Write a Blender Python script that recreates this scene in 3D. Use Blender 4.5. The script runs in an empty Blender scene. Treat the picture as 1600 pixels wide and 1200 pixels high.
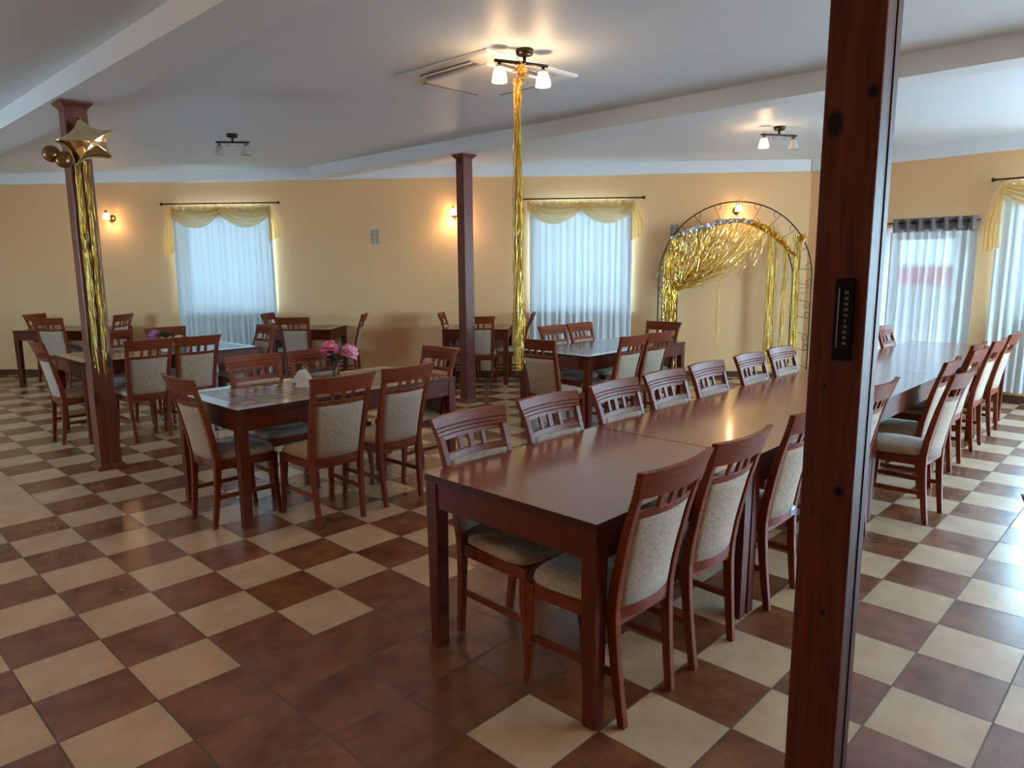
import bpy, bmesh, math, random
from math import sin, cos, pi, radians, sqrt, atan2, hypot
from mathutils import Vector, Matrix
random.seed(7)
scn = bpy.context.scene
COL = scn.collection

# ------------------------------------------------------------------ camera
CAM = Vector((-0.8633, -5.0413, 1.6271))
_p, _r, _y = 0.164191683, -0.00770008442, 0.806814180
fwd = Vector((cos(_p)*sin(_y), cos(_p)*cos(_y), -sin(_p)))
rt0 = Vector((cos(_y), -sin(_y), 0)); up0 = rt0.cross(fwd)
RT = rt0*cos(_r) + up0*sin(_r); UP = -rt0*sin(_r) + up0*cos(_r)
cam = bpy.data.cameras.new('camera'); cam_o = bpy.data.objects.new('camera', cam); COL.objects.link(cam_o)
cam_o.matrix_world = Matrix(((RT.x, UP.x, -fwd.x, CAM.x), (RT.y, UP.y, -fwd.y, CAM.y), (RT.z, UP.z, -fwd.z, CAM.z), (0, 0, 0, 1)))
cam.sensor_width = 36.0; cam.lens = 1119.15/1600*36; cam.clip_start = 0.02; cam.clip_end = 300
scn.camera = cam_o

# ------------------------------------------------------------------ world, exposure
SKY_STRENGTH = 20.0
EXPOSURE = 0.74
w = bpy.data.worlds.new('world'); scn.world = w; w.use_nodes = True
nt = w.node_tree; nt.nodes.clear()
wo = nt.nodes.new('ShaderNodeOutputWorld'); bg = nt.nodes.new('ShaderNodeBackground')
tc = nt.nodes.new('ShaderNodeTexCoord'); sx = nt.nodes.new('ShaderNodeSeparateXYZ'); cr = nt.nodes.new('ShaderNodeValToRGB')
nt.links.new(tc.outputs['Generated'], sx.inputs[0]); nt.links.new(sx.outputs['Z'], cr.inputs[0])
cr.color_ramp.elements[0].position = 0.0; cr.color_ramp.elements[0].color = (0.46, 0.79, 1.0, 1)
cr.color_ramp.elements[1].position = 0.75; cr.color_ramp.elements[1].color = (0.22, 0.40, 0.62, 1)
nt.links.new(cr.outputs[0], bg.inputs[0]); bg.inputs[1].default_value = SKY_STRENGTH
nt.links.new(bg.outputs[0], wo.inputs[0])
sun = bpy.data.lights.new('sun', 'SUN'); sun.energy = 20; sun.angle = radians(3); sun.color = (.90, .95, 1)  # added under an overcast sky to brighten the ground outside and its bounce
added_sun_o = bpy.data.objects.new('sun', sun); COL.objects.link(added_sun_o); added_sun_o.location = (-10, -10, 40)
added_sun_o.rotation_euler = Vector((.14, .12, -1)).to_track_quat('-Z', 'Y').to_euler()
vs = scn.view_settings
scn.display_settings.display_device = 'sRGB'
vs.view_transform = 'Standard'; vs.look = 'None'; vs.exposure = EXPOSURE; vs.gamma = 1.0; vs.use_curve_mapping = False
cy = scn.cycles
cy.use_denoising = True; cy.max_bounces = 12; cy.diffuse_bounces = 5; cy.glossy_bounces = 4
cy.transparent_max_bounces = 16; cy.transmission_bounces = 6; cy.sample_clamp_indirect = 6.0
cy.caustics_reflective = False; cy.caustics_refractive = False

# ------------------------------------------------------------------ plan frames
P0 = Vector((1.7, 8.3, 0)); U = Vector((0.6398, -0.7685, 0)).normalized(); N = Vector((U.y, -U.x, 0))  # N: into the room
if (CAM - P0).dot(N) < 0: N = -N
Q0 = P0 + U*12.06; V = Vector((-0.1122, -0.9937, 0)).normalized(); M = Vector((V.y, -V.x, 0))
if (CAM - Q0).dot(M) < 0: M = -M
def Wp(s, wd, z): return P0 + U*s + N*wd + Vector((0, 0, z))
def Cp(s, wd, z): return Q0 + V*s + M*wd + Vector((0, 0, z))
CEIL = 3.03

# portals: openings the daylight comes through
def portal(name, center, direction, sx_, sz_):
    l = bpy.data.lights.new(name, 'AREA'); l.shape = 'RECTANGLE'; l.size = sx_; l.size_y = sz_
    l.cycles.is_portal = True
    o = bpy.data.objects.new(name, l); COL.objects.link(o)
    o.location = center
    o.rotation_euler = Vector(direction).to_track_quat('-Z', 'Y').to_euler()

# ------------------------------------------------------------------ materials
def mat(name): 
    m = bpy.data.materials.new(name); m.use_nodes = True
    t = m.node_tree; b = t.nodes['Principled BSDF']
    return m, t, b

def simple(name, col, rough=0.5, metal=0.0, spec=0.5):
    m, t, b = mat(name)
    b.inputs['Base Color'].default_value = (*col, 1); b.inputs['Roughness'].default_value = rough
    b.inputs['Metallic'].default_value = metal; b.inputs['Specular IOR Level'].default_value = spec
    return m
def nd(t, kind, **kw):
    n = t.nodes.new(kind)
    for k, v in kw.items(): setattr(n, k, v)
    return n
def mth(t, op, a, b=None, c=None):
    n = t.nodes.new('ShaderNodeMath'); n.operation = op
    for i, x in enumerate((a, b, c)):
        if x is None: continue
        if isinstance(x, (int, float)): n.inputs[i].default_value = x
        else: t.links.new(x, n.inputs[i])
    return n.outputs[0]
def wood(name, c1, c2, rough, scale=(3, 3, 30), axis_noise=4.0, bump=0.03, knots=False, coat=0.0, ior=1.5, spots=()):
    m, t, b = mat(name)
    tcn = nd(t, 'ShaderNodeTexCoord'); mp = nd(t, 'ShaderNodeMapping'); mp.inputs['Scale'].default_value = scale
    t.links.new(tcn.outputs['Object'], mp.inputs[0])
    nz = nd(t, 'ShaderNodeTexNoise'); nz.inputs['Scale'].default_value = axis_noise; nz.inputs['Detail'].default_value = 6; nz.inputs['Roughness'].default_value = .6
    t.links.new(mp.outputs[0], nz.inputs['Vector'])
    r = nd(t, 'ShaderNodeValToRGB'); r.color_ramp.elements[0].position = .32; r.color_ramp.elements[1].position = .72
    r.color_ramp.elements[0].color = (*c1, 1); r.color_ramp.elements[1].color = (*c2, 1)
    t.links.new(nz.outputs[0], r.inputs[0])
    out = r.outputs[0]
    for (ky, kz, kr, el) in spots:
        mp3 = nd(t, 'ShaderNodeMapping'); mp3.vector_type = 'POINT'
        mp3.inputs['Location'].default_value = (0, -ky/kr, -kz/(kr*el)); mp3.inputs['Scale'].default_value = (.0, 1/kr, 1/(kr*el))
        t.links.new(tcn.outputs['Object'], mp3.inputs[0])
        ln = nd(t, 'ShaderNodeVectorMath', operation='LENGTH'); t.links.new(mp3.outputs[0], ln.inputs[0])
        kr_ = nd(t, 'ShaderNodeValToRGB'); kr_.color_ramp.elements[0].position = .55; kr_.color_ramp.elements[1].position = 1.0
        kr_.color_ramp.elements[0].color = (.06, .05, .05, 1); kr_.color_ramp.elements[1].color = (1, 1, 1, 1)
        t.links.new(ln.outputs['Value'], kr_.inputs[0])
        mx = nd(t, 'ShaderNodeMix', data_type='RGBA', blend_type='MULTIPLY'); mx.inputs[0].default_value = 1
        t.links.new(out, mx.inputs[6]); t.links.new(kr_.outputs[0], mx.inputs[7]); out = mx.outputs[2]
    if knots:
        mp2 = nd(t, 'ShaderNodeMapping'); mp2.inputs['Scale'].default_value = (6, 6, 2.6)
        t.links.new(tcn.outputs['Object'], mp2.inputs[0])
        vo = nd(t, 'ShaderNodeTexVoronoi'); vo.inputs['Scale'].default_value = 1.0
        t.links.new(mp2.outputs[0], vo.inputs['Vector'])
        kr = nd(t, 'ShaderNodeValToRGB'); kr.color_ramp.elements[0].position = .09; kr.color_ramp.elements[1].position = .2
        kr.color_ramp.elements[0].color = (.08, .08, .08, 1); kr.color_ramp.elements[1].color = (1, 1, 1, 1)
        t.links.new(vo.outputs['Distance'], kr.inputs[0])
        mx = nd(t, 'ShaderNodeMix', data_type='RGBA', blend_type='MULTIPLY'); mx.inputs[0].default_value = 1
        t.links.new(out, mx.inputs[6]); t.links.new(kr.outputs[0], mx.inputs[7]); out = mx.outputs[2]
    t.links.new(out, b.inputs['Base Color'])
    b.inputs['Roughness'].default_value = rough
    b.inputs['Coat Weight'].default_value = coat; b.inputs['Coat Roughness'].default_value = .12
    if bump:
        bp = nd(t, 'ShaderNodeBump'); bp.inputs['Strength'].default_value = bump; bp.inputs['Distance'].default_value = .01
        t.links.new(nz.outputs[0], bp.inputs['Height']); t.links.new(bp.outputs[0], b.inputs['Normal'])
    b.inputs['IOR'].default_value = ior
    return m
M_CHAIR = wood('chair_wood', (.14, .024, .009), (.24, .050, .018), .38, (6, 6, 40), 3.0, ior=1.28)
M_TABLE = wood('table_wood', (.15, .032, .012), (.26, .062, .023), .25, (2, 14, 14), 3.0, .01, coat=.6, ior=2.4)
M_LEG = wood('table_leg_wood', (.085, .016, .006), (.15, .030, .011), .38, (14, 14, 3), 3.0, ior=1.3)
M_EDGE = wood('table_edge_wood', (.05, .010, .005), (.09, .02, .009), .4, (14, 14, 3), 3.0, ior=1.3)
M_POST = wood('post_wood', (.10, .022, .013), (.21, .055, .030), .36, (22, 22, 2.2), 2.0, .05, knots=True)
M_NEARPOST = wood('near_post_wood', (.07, .014, .009), (.17, .037, .020), .5, (22, 22, 2.2), 2.0, .05, ior=1.28, spots=((.034, 1.955, .024, 1.7), (-.046, 2.016, .016, 1.3), (-.030, 1.055, .015, 1.1), (-.012, .72, .008, 1.3), (.02, 1.32, .006, 2.0)))
M_WALL = simple('wall_paint', (.80, .50, .25), .75, 0, .3)
M_WHITE = simple('white_paint', (.80, .85, .88), .6, 0, .3)
M_CEIL = simple('ceiling_paint', (.74, .82, .88), .5, 0, .4)
M_PVC = simple('white_plastic', (.8, .8, .8), .35)
M_GREYPL = simple('grey_plastic', (.33, .34, .35), .5)
M_SLOT = simple('slot_grey', (.22, .21, .20), .6)
M_DARKIRON = simple('dark_bronze', (.035, .028, .022), .35, .8)
M_BRONZE = simple('bronze', (.22, .13, .06), .35, .9)
M_BLACK = simple('black_plastic', (.005, .005, .006), .5, 0, .12)
M_MARK = simple('pale_print', (.38, .37, .34), .6)
M_BASE = simple('skirting_tile', (.09, .035, .018), .3)
M_PAPER = simple('napkin_paper', (.78, .74, .68), .8)
M_STICKER = simple('sticker_white', (.7, .75, .78), .5); M_STICKB = simple('sticker_blue', (.05, .22, .5), .5)
M_GREYCLOTH = simple('grey_cloth', (.17, .14, .145), .8)
M_SOIL = simple('outdoor_paving', (.62, .60, .57), .9); M_RED = simple('red_sheet', (.75, .12, .2), .6); M_HOUSE = simple('pale_render', (.8, .8, .78), .8)
M_LEAF = simple('leaf_green', (.015, .045, .012), .5)
M_BALL = simple('brown_gold_latex', (.20, .105, .035), .28, .6)
def petal_mat(name, c1, c2):
    m, t, b = mat(name)
    g = nd(t, 'ShaderNodeTexNoise'); g.inputs['Scale'].default_value = 60
    r = nd(t, 'ShaderNodeValToRGB'); r.color_ramp.elements[0].position = .35; r.color_ramp.elements[1].position = .65
    r.color_ramp.elements[0].color = (*c1, 1); r.color_ramp.elements[1].color = (*c2, 1)
    t.links.new(g.outputs[0], r.inputs[0]); t.links.new(r.outputs[0], b.inputs['Base Color'])
    b.inputs['Roughness'].default_value = .6; b.inputs['Subsurface Weight'].default_value = .0
    return m
M_PETAL1 = petal_mat('deep_pink_petal', (.74, .11, .24), (.92, .36, .50))
M_PETAL2 = petal_mat('light_pink_petal', (.80, .24, .42), (.95, .62, .76))
M_PETAL3 = petal_mat('mauve_petal', (.55, .10, .32), (.75, .32, .56))
def fabric_mat():
    m, t, b = mat('woven_fabric')
    tcn = nd(t, 'ShaderNodeTexCoord')
    n1 = nd(t, 'ShaderNodeMapping'); n1.inputs['Scale'].default_value = (320, 320, 90); t.links.new(tcn.outputs['Object'], n1.inputs[0])
    n2 = nd(t, 'ShaderNodeMapping'); n2.inputs['Scale'].default_value = (90, 90, 420); t.links.new(tcn.outputs['Object'], n2.inputs[0])
    a = nd(t, 'ShaderNodeTexNoise'); a.inputs['Scale'].default_value = 1; t.links.new(n1.outputs[0], a.inputs['Vector'])
    c = nd(t, 'ShaderNodeTexNoise'); c.inputs['Scale'].default_value = 1; t.links.new(n2.outputs[0], c.inputs['Vector'])
    s = mth(t, 'ADD', a.outputs[0], c.outputs[0]); s = mth(t, 'MULTIPLY', s, .5)
    r = nd(t, 'ShaderNodeValToRGB'); r.color_ramp.elements[0].position = .36; r.color_ramp.elements[1].position = .62
    r.color_ramp.elements[0].color = (.20, .135, .09, 1); r.color_ramp.elements[1].color = (.56, .42, .31, 1)
    t.links.new(s, r.inputs[0]); t.links.new(r.outputs[0], b.inputs['Base Color'])
    b.inputs['Roughness'].default_value = .85; b.inputs['Sheen Weight'].default_value = .2
    bp = nd(t, 'ShaderNodeBump'); bp.inputs['Strength'].default_value = .25; bp.inputs['Distance'].default_value = .003
    t.links.new(s, bp.inputs['Height']); t.links.new(bp.outputs[0], b.inputs['Normal'])
    return m
M_FABRIC = fabric_mat()
def sheer(name, col, transp, trans=0.6):
    m = bpy.data.materials.new(name); m.use_nodes = True; t = m.node_tree; t.nodes.clear()
    o = nd(t, 'ShaderNodeOutputMaterial'); tr = nd(t, 'ShaderNodeBsdfTransparent'); tl = nd(t, 'ShaderNodeBsdfTranslucent'); df = nd(t, 'ShaderNodeBsdfDiffuse')
    tr.inputs[0].default_value = (*[min(1, .5+.5*c) for c in col], 1)
    tl.inputs[0].default_value = (*col, 1); df.inputs[0].default_value = (*col, 1)
    a = nd(t, 'ShaderNodeMixShader'); a.inputs[0].default_value = trans; t.links.new(df.outputs[0], a.inputs[1]); t.links.new(tl.outputs[0], a.inputs[2])
    # more thread is crossed where the cloth turns away: denser look at folds
    lw = nd(t, 'ShaderNodeLayerWeight'); lw.inputs[0].default_value = .5
    f = mth(t, 'MULTIPLY_ADD', lw.outputs['Facing'], -transp*.8, transp)
    b = nd(t, 'ShaderNodeMixShader'); t.links.new(f, b.inputs[0]); t.links.new(a.outputs[0], b.inputs[1]); t.links.new(tr.outputs[0], b.inputs[2])
    t.links.new(b.outputs[0], o.inputs[0])
    return m
M_SHEER = sheer('white_voile', (.74, .80, .83), .010, .024)
M_SHEERD = sheer('door_voile', (.74, .80, .83), .030, .006)
M_YELLOW = sheer('yellow_voile', (.92, .66, .26), .66, .2)
def glass_mat(name, tint=(.95, .97, .98), refl=.12):
    m = bpy.data.materials.new(name); m.use_nodes = True; t = m.node_tree; t.nodes.clear()
    o = nd(t, 'ShaderNodeOutputMaterial'); tr = nd(t, 'ShaderNodeBsdfTransparent'); gl = nd(t, 'ShaderNodeBsdfGlossy')
    tr.inputs[0].default_value = (*tint, 1); gl.inputs['Roughness'].default_value = .03
    lw = nd(t, 'ShaderNodeLayerWeight'); lw.inputs[0].default_value = .5
    fc = mth(t, 'MULTIPLY_ADD', mth(t, 'POWER', lw.outputs['Facing'], 3.0), refl*3, .03)
    mx = nd(t, 'ShaderNodeMixShader'); t.links.new(fc, mx.inputs[0]); t.links.new(tr.outputs[0], mx.inputs[1]); t.links.new(gl.outputs[0], mx.inputs[2])
    t.links.new(mx.outputs[0], o.inputs[0])
    return m
M_GLASS = glass_mat('pane_glass', (.96, .98, .99), .08); M_TUMBLER = glass_mat('clear_glass', (.94, .955, .955), .24)
def shade_mat(name, lit):
    m = bpy.data.materials.new(name); m.use_nodes = True; t = m.node_tree; t.nodes.clear()
    o = nd(t, 'ShaderNodeOutputMaterial'); tr = nd(t, 'ShaderNodeBsdfTransparent'); tl = nd(t, 'ShaderNodeBsdfTranslucent'); df = nd(t, 'ShaderNodeBsdfDiffuse')
    em = nd(t, 'ShaderNodeEmission')
    c = (.55, .45, .34) if lit else (.7, .72, .72)
    tl.inputs[0].default_value = (*c, 1); df.inputs[0].default_value = (*c, 1)
    a = nd(t, 'ShaderNodeMixShader'); a.inputs[0].default_value = .5; t.links.new(df.outputs[0], a.inputs[1]); t.links.new(tl.outputs[0], a.inputs[2])
    b = nd(t, 'ShaderNodeMixShader'); b.inputs[0].default_value = .6 if lit else .3; t.links.new(a.outputs[0], b.inputs[1]); t.links.new(tr.outputs[0], b.inputs[2])
    out = b.outputs[0]
    if lit:
        em.inputs[0].default_value = (1, .62, .30, 1); em.inputs[1].default_value = .35
        ad = nd(t, 'ShaderNodeAddShader'); t.links.new(out, ad.inputs[0]); t.links.new(em.outputs[0], ad.inputs[1]); out = ad.outputs[0]
    t.links.new(out, o.inputs[0])
    return m
M_SHADE_ON = shade_mat('lit_frosted_glass', True); M_SHADE_OFF = shade_mat('frosted_glass', False)
def emis(name, col, s):
    m = bpy.data.materials.new(name); m.use_nodes = True; t = m.node_tree; t.nodes.clear()
    o = nd(t, 'ShaderNodeOutputMaterial'); e = nd(t, 'ShaderNodeEmission'); e.inputs[0].default_value = (*col, 1); e.inputs[1].default_value = s
    t.links.new(e.outputs[0], o.inputs[0]); return m
M_BULB = emis('glowing_bulb', (1, .72, .42), 4)
def foil(name, col, rough=.22):
    m, t, b = mat(name)
    b.inputs['Metallic'].default_value = 1; b.inputs['Roughness'].default_value = rough
    b.inputs['Base Color'].default_value = (*col, 1)
    nz = nd(t, 'ShaderNodeTexNoise'); nz.inputs['Scale'].default_value = 45
    bp = nd(t, 'ShaderNodeBump'); bp.inputs['Strength'].default_value = .6; bp.inputs['Distance'].default_value = .01
    t.links.new(nz.outputs[0], bp.inputs['Height']); t.links.new(bp.outputs[0], b.inputs['Normal'])
    return m
M_GOLD = foil('gold_foil', (.74, .46, .07)); M_GOLDL = foil('pale_gold_foil', (.92, .76, .32)); M_SILVER = foil('silver_foil', (.8, .8, .78), .15)
m_, t_, b_ = mat('balloon_foil'); b_.inputs['Metallic'].default_value = 1; b_.inputs['Roughness'].default_value = .13; b_.inputs['Base Color'].default_value = (.82, .64, .36, 1); M_STAR = m_

def floor_mat():
    m, t, b = mat('checker_floor_tiles')
    T = 1/3
    tcn = nd(t, 'ShaderNodeTexCoord'); sp = nd(t, 'ShaderNodeSeparateXYZ'); t.links.new(tcn.outputs['Object'], sp.inputs[0])
    uu = mth(t, 'DIVIDE', sp.outputs[0], T); vv = mth(t, 'DIVIDE', sp.outputs[1], -T)
    i = mth(t, 'FLOOR', uu); j = mth(t, 'FLOOR', vv)
    fu = mth(t, 'SUBTRACT', uu, i); fv = mth(t, 'SUBTRACT', vv, j)
    par = mth(t, 'MODULO', mth(t, 'ADD', mth(t, 'ADD', i, j), 2000), 2)   # 0 light, 1 brown
    par = mth(t, 'GREATER_THAN', par, .5)
    # plain brown rows 7..9 from column 0 on
    br = mth(t, 'MULTIPLY', mth(t, 'MULTIPLY', mth(t, 'GREATER_THAN', j, 6.5), mth(t, 'LESS_THAN', j, 9.5)), mth(t, 'GREATER_THAN', i, -.5))
    br = mth(t, 'MULTIPLY', br, mth(t, 'LESS_THAN', i, 5.5))
    dark = mth(t, 'MAXIMUM', par, br)
    lt = mth(t, 'MULTIPLY', mth(t, 'LESS_THAN', j, -1.5), mth(t, 'LESS_THAN', i, .5))
    dark = mth(t, 'MULTIPLY', dark, mth(t, 'SUBTRACT', 1.0, lt))
    # per tile tone
    cmb = nd(t, 'ShaderNodeCombineXYZ'); t.links.new(i, cmb.inputs[0]); t.links.new(j, cmb.inputs[1])
    wn = nd(t, 'ShaderNodeTexWhiteNoise', noise_dimensions='3D'); t.links.new(cmb.outputs[0], wn.inputs['Vector'])
    off = nd(t, 'ShaderNodeVectorMath', operation='MULTIPLY_ADD'); t.links.new(wn.outputs['Color'], off.inputs[0]); off.inputs[1].default_value = (9, 9, 9); t.links.new(tcn.outputs['Object'], off.inputs[2])
    n1 = nd(t, 'ShaderNodeTexNoise'); n1.inputs['Scale'].default_value = 5.5; n1.inputs['Detail'].default_value = 7; n1.inputs['Roughness'].default_value = .62
    t.links.new(off.outputs[0], n1.inputs['Vector'])
    rd = nd(t, 'ShaderNodeValToRGB'); e = rd.color_ramp.elements
    e[0].position = .3; e[0].color = (.115, .038, .016, 1); e[1].position = .7; e[1].color = (.28, .11, .048, 1)
    rl = nd(t, 'ShaderNodeValToRGB'); e = rl.color_ramp.elements
    e[0].position = .25; e[0].color = (.48, .33, .20, 1); e[1].position = .75; e[1].color = (.62, .455, .30, 1)
    t.links.new(n1.outputs[0], rd.inputs[0]); t.links.new(n1.outputs[0], rl.inputs[0])
    mx = nd(t, 'ShaderNodeMix', data_type='RGBA'); t.links.new(dark, mx.inputs[0]); t.links.new(rl.outputs[0], mx.inputs[6]); t.links.new(rd.outputs[0], mx.inputs[7])
    g = .0085
    def edge(f): return mth(t, 'MINIMUM', f, mth(t, 'SUBTRACT', 1.0, f))
    gm = mth(t, 'LESS_THAN', mth(t, 'MINIMUM', edge(fu), edge(fv)), g)
    mg = nd(t, 'ShaderNodeMix', data_type='RGBA'); t.links.new(gm, mg.inputs[0]); t.links.new(mx.outputs[2], mg.inputs[6]); mg.inputs[7].default_value = (.075, .045, .03, 1)
    t.links.new(mg.outputs[2], b.inputs['Base Color'])
    ro = mth(t, 'MULTIPLY_ADD', gm, .4, .2); ro = mth(t, 'MULTIPLY_ADD', n1.outputs[0], .1, ro)
    t.links.new(ro, b.inputs['Roughness'])
    b.inputs['Specular IOR Level'].default_value = .5; b.inputs['IOR'].default_value = 1.62
    h = mth(t, 'MULTIPLY_ADD', gm, -1.0, mth(t, 'MULTIPLY', n1.outputs[0], .02))
    bp = nd(t, 'ShaderNodeBump'); bp.inputs['Strength'].default_value = .35; bp.inputs['Distance'].default_value = .002
    t.links.new(h, bp.inputs['Height']); t.links.new(bp.outputs[0], b.inputs['Normal'])
    return m
M_FLOOR = floor_mat()
def inlay_mat(name, c1, c2, grout, sx_, sy_):
    m, t, b = mat(name)
    tcn = nd(t, 'ShaderNodeTexCoord'); sp = nd(t, 'ShaderNodeSeparateXYZ'); t.links.new(tcn.outputs['Object'], sp.inputs[0])
    uu = mth(t, 'DIVIDE', sp.outputs[0], sx_); vv = mth(t, 'DIVIDE', sp.outputs[1], sy_)
    fu = mth(t, 'FRACT', mth(t, 'ADD', uu, 50.5)); fv = mth(t, 'FRACT', mth(t, 'ADD', vv, 50.5))
    def edge(f): return mth(t, 'MINIMUM', f, mth(t, 'SUBTRACT', 1.0, f))
    gm = mth(t, 'LESS_THAN', mth(t, 'MINIMUM', edge(fu), edge(fv)), .018)
    mp = nd(t, 'ShaderNodeMapping'); mp.inputs['Scale'].default_value = (14, 40, 1); t.links.new(tcn.outputs['Object'], mp.inputs[0])
    n1 = nd(t, 'ShaderNodeTexNoise'); n1.inputs['Scale'].default_value = 1; n1.inputs['Detail'].default_value = 5; t.links.new(mp.outputs[0], n1.inputs['Vector'])
    r = nd(t, 'ShaderNodeValToRGB'); r.color_ramp.elements[0].position = .42; r.color_ramp.elements[1].position = .56
    r.color_ramp.elements[0].color = (*c1, 1); r.color_ramp.elements[1].color = (*c2, 1); t.links.new(n1.outputs[0], r.inputs[0])
    mg = nd(t, 'ShaderNodeMix', data_type='RGBA'); t.links.new(gm, mg.inputs[0]); t.links.new(r.outputs[0], mg.inputs[6]); mg.inputs[7].default_value = (*grout, 1)
    t.links.new(mg.outputs[2], b.inputs['Base Color']); b.inputs['Roughness'].default_value = .25
    return m
M_INLAY = inlay_mat('table_inlay_tiles', (.13, .075, .05), (.27, .19, .14), (.05, .03, .02), .44, .3)

# ------------------------------------------------------------------ mesh helpers
class MB:
    def __init__(s): s.v = []; s.f = []; s.sm = []; s.mi = []
    def add(s, vs_, fs_, smooth=False, mi=0):
        k = len(s.v); s.v += [tuple(x) for x in vs_]; s.f += [tuple(k+i for i in f) for f in fs_]; s.sm += [smooth]*len(fs_); s.mi += [mi]*len(fs_)
    def box(s, x0, y0, z0, x1, y1, z1, M=None, mi=0):
        vv = [Vector(p) for p in ((x0,y0,z0),(x1,y0,z0),(x1,y1,z0),(x0,y1,z0),(x0,y0,z1),(x1,y0,z1),(x1,y1,z1),(x0,y1,z1))]
        if M: vv = [M @ p for p in vv]
        s.add(vv, [(3,2,1,0),(4,5,6,7),(0,1,5,4),(1,2,6,5),(2,3,7,6),(3,0,4,7)], mi=mi)
    def loft(s, rings, cap=True, smooth=True, closed=True, mi=0):
        n = len(rings[0]); vv = [p for r in rings for p in r]; ff = []
        for a in range(len(rings)-1):
            for i in range(n if closed else n-1):
                j = (i+1) % n
                ff.append((a*n+i, a*n+j, (a+1)*n+j, (a+1)*n+i))
        s.add(vv, ff, smooth, mi)
        if cap and closed:
            k = len(s.v)-len(vv)
            s.f.append(tuple(k+i for i in reversed(range(n)))); s.sm.append(False); s.mi.append(mi)
            s.f.append(tuple(k+(len(rings)-1)*n+i for i in range(n))); s.sm.append(False); s.mi.append(mi)
    def tube(s, pts, r, n=8, cap=True, mi=0):
        pts = [Vector(p) for p in pts]; rings = []
        rr = r if isinstance(r, (list, tuple)) else [r]*len(pts)
        ref = None
        for i, p in enumerate(pts):
            d = (pts[min(i+1, len(pts)-1)] - pts[max(i-1, 0)]).normalized()
            if ref is None: ref = Vector((0, 0, 1)) if abs(d.z) < .9 else Vector((1, 0, 0))
            a = d.cross(ref).normalized(); b = a.cross(d).normalized(); ref = b
            rings.append([p + a*(rr[i]*cos(2*pi*k/n)) + b*(rr[i]*sin(2*pi*k/n)) for k in range(n)])
        s.loft(rings, cap, True, True, mi)
    def lathe(s, prof, n=20, M=None, cap=False, mi=0):
        rings = [[(M @ Vector((r*cos(2*pi*k/n), r*sin(2*pi*k/n), z)) if M else Vector((r*cos(2*pi*k/n), r*sin(2*pi*k/n), z))) for k in range(n)] for r, z in prof]
        s.loft(rings, cap, True, True, mi)
    def grid(s, fn, nu, nv, smooth=True, mi=0):
        vv = [fn(i/nu, j/nv) for j in range(nv+1) for i in range(nu+1)]
        ff = [(j*(nu+1)+i, j*(nu+1)+i+1, (j+1)*(nu+1)+i+1, (j+1)*(nu+1)+i) for j in range(nv) for i in range(nu)]
        s.add(vv, ff, smooth, mi)
    def build(s, name, m, parent=None, bevel=0.0, solid=0.0):
        me = bpy.data.meshes.new(name); me.from_pydata(s.v, [], s.f)
        ms = m if isinstance(m, (list, tuple)) else [m]
        for q in ms: me.materials.append(q)
        me.polygons.foreach_set('use_smooth', s.sm); me.polygons.foreach_set('material_index', s.mi)
        me.validate(); me.update()
        bm = bmesh.new(); bm.from_mesh(me)
        if bevel:
            es = [e for e in bm.edges if len(e.link_faces) == 2 and e.calc_face_angle(0) > .6]
            bmesh.ops.bevel(bm, geom=es, offset=bevel, segments=2, profile=.5, affect='EDGES', clamp_overlap=True)
        if not isinstance(m, (list, tuple)) or True:
            bmesh.ops.recalc_face_normals(bm, faces=bm.faces[:])
        bm.to_mesh(me); bm.free()
        o = bpy.data.objects.new(name, me); COL.objects.link(o)
        if solid:
            md = o.modifiers.new('thickness', 'SOLIDIFY'); md.thickness = solid; md.offset = 0
        if parent is not None: o.parent = parent
        return o
def thing(name, label, cat, loc=(0, 0, 0), rz=0.0, group=None):
    o = bpy.data.objects.new(name, None); COL.objects.link(o); o.location = loc; o.rotation_euler = (0, 0, rz); o.empty_display_size = .1
    o['label'] = label; o['category'] = cat
    if group: o['group'] = group
    return o
def tag(o, label, cat, group=None, kind=None):
    if label: o['label'] = label
    if cat: o['category'] = cat
    if group: o['group'] = group
    if kind: o['kind'] = kind
    return o
def struct(o): o['kind'] = 'structure'; return o
KIDS = {}
def dup(root, loc, rz, label, group=None):
    r = root.copy(); COL.objects.link(r); r.location = loc; r.rotation_euler = (0, 0, rz); r['label'] = label
    if group: r['group'] = group
    for ch in list(root.children):
        c = ch.copy(); COL.objects.link(c); c.parent = r
        for g in ch.children:
            d = g.copy(); COL.objects.link(d); d.parent = c
    return r

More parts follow.
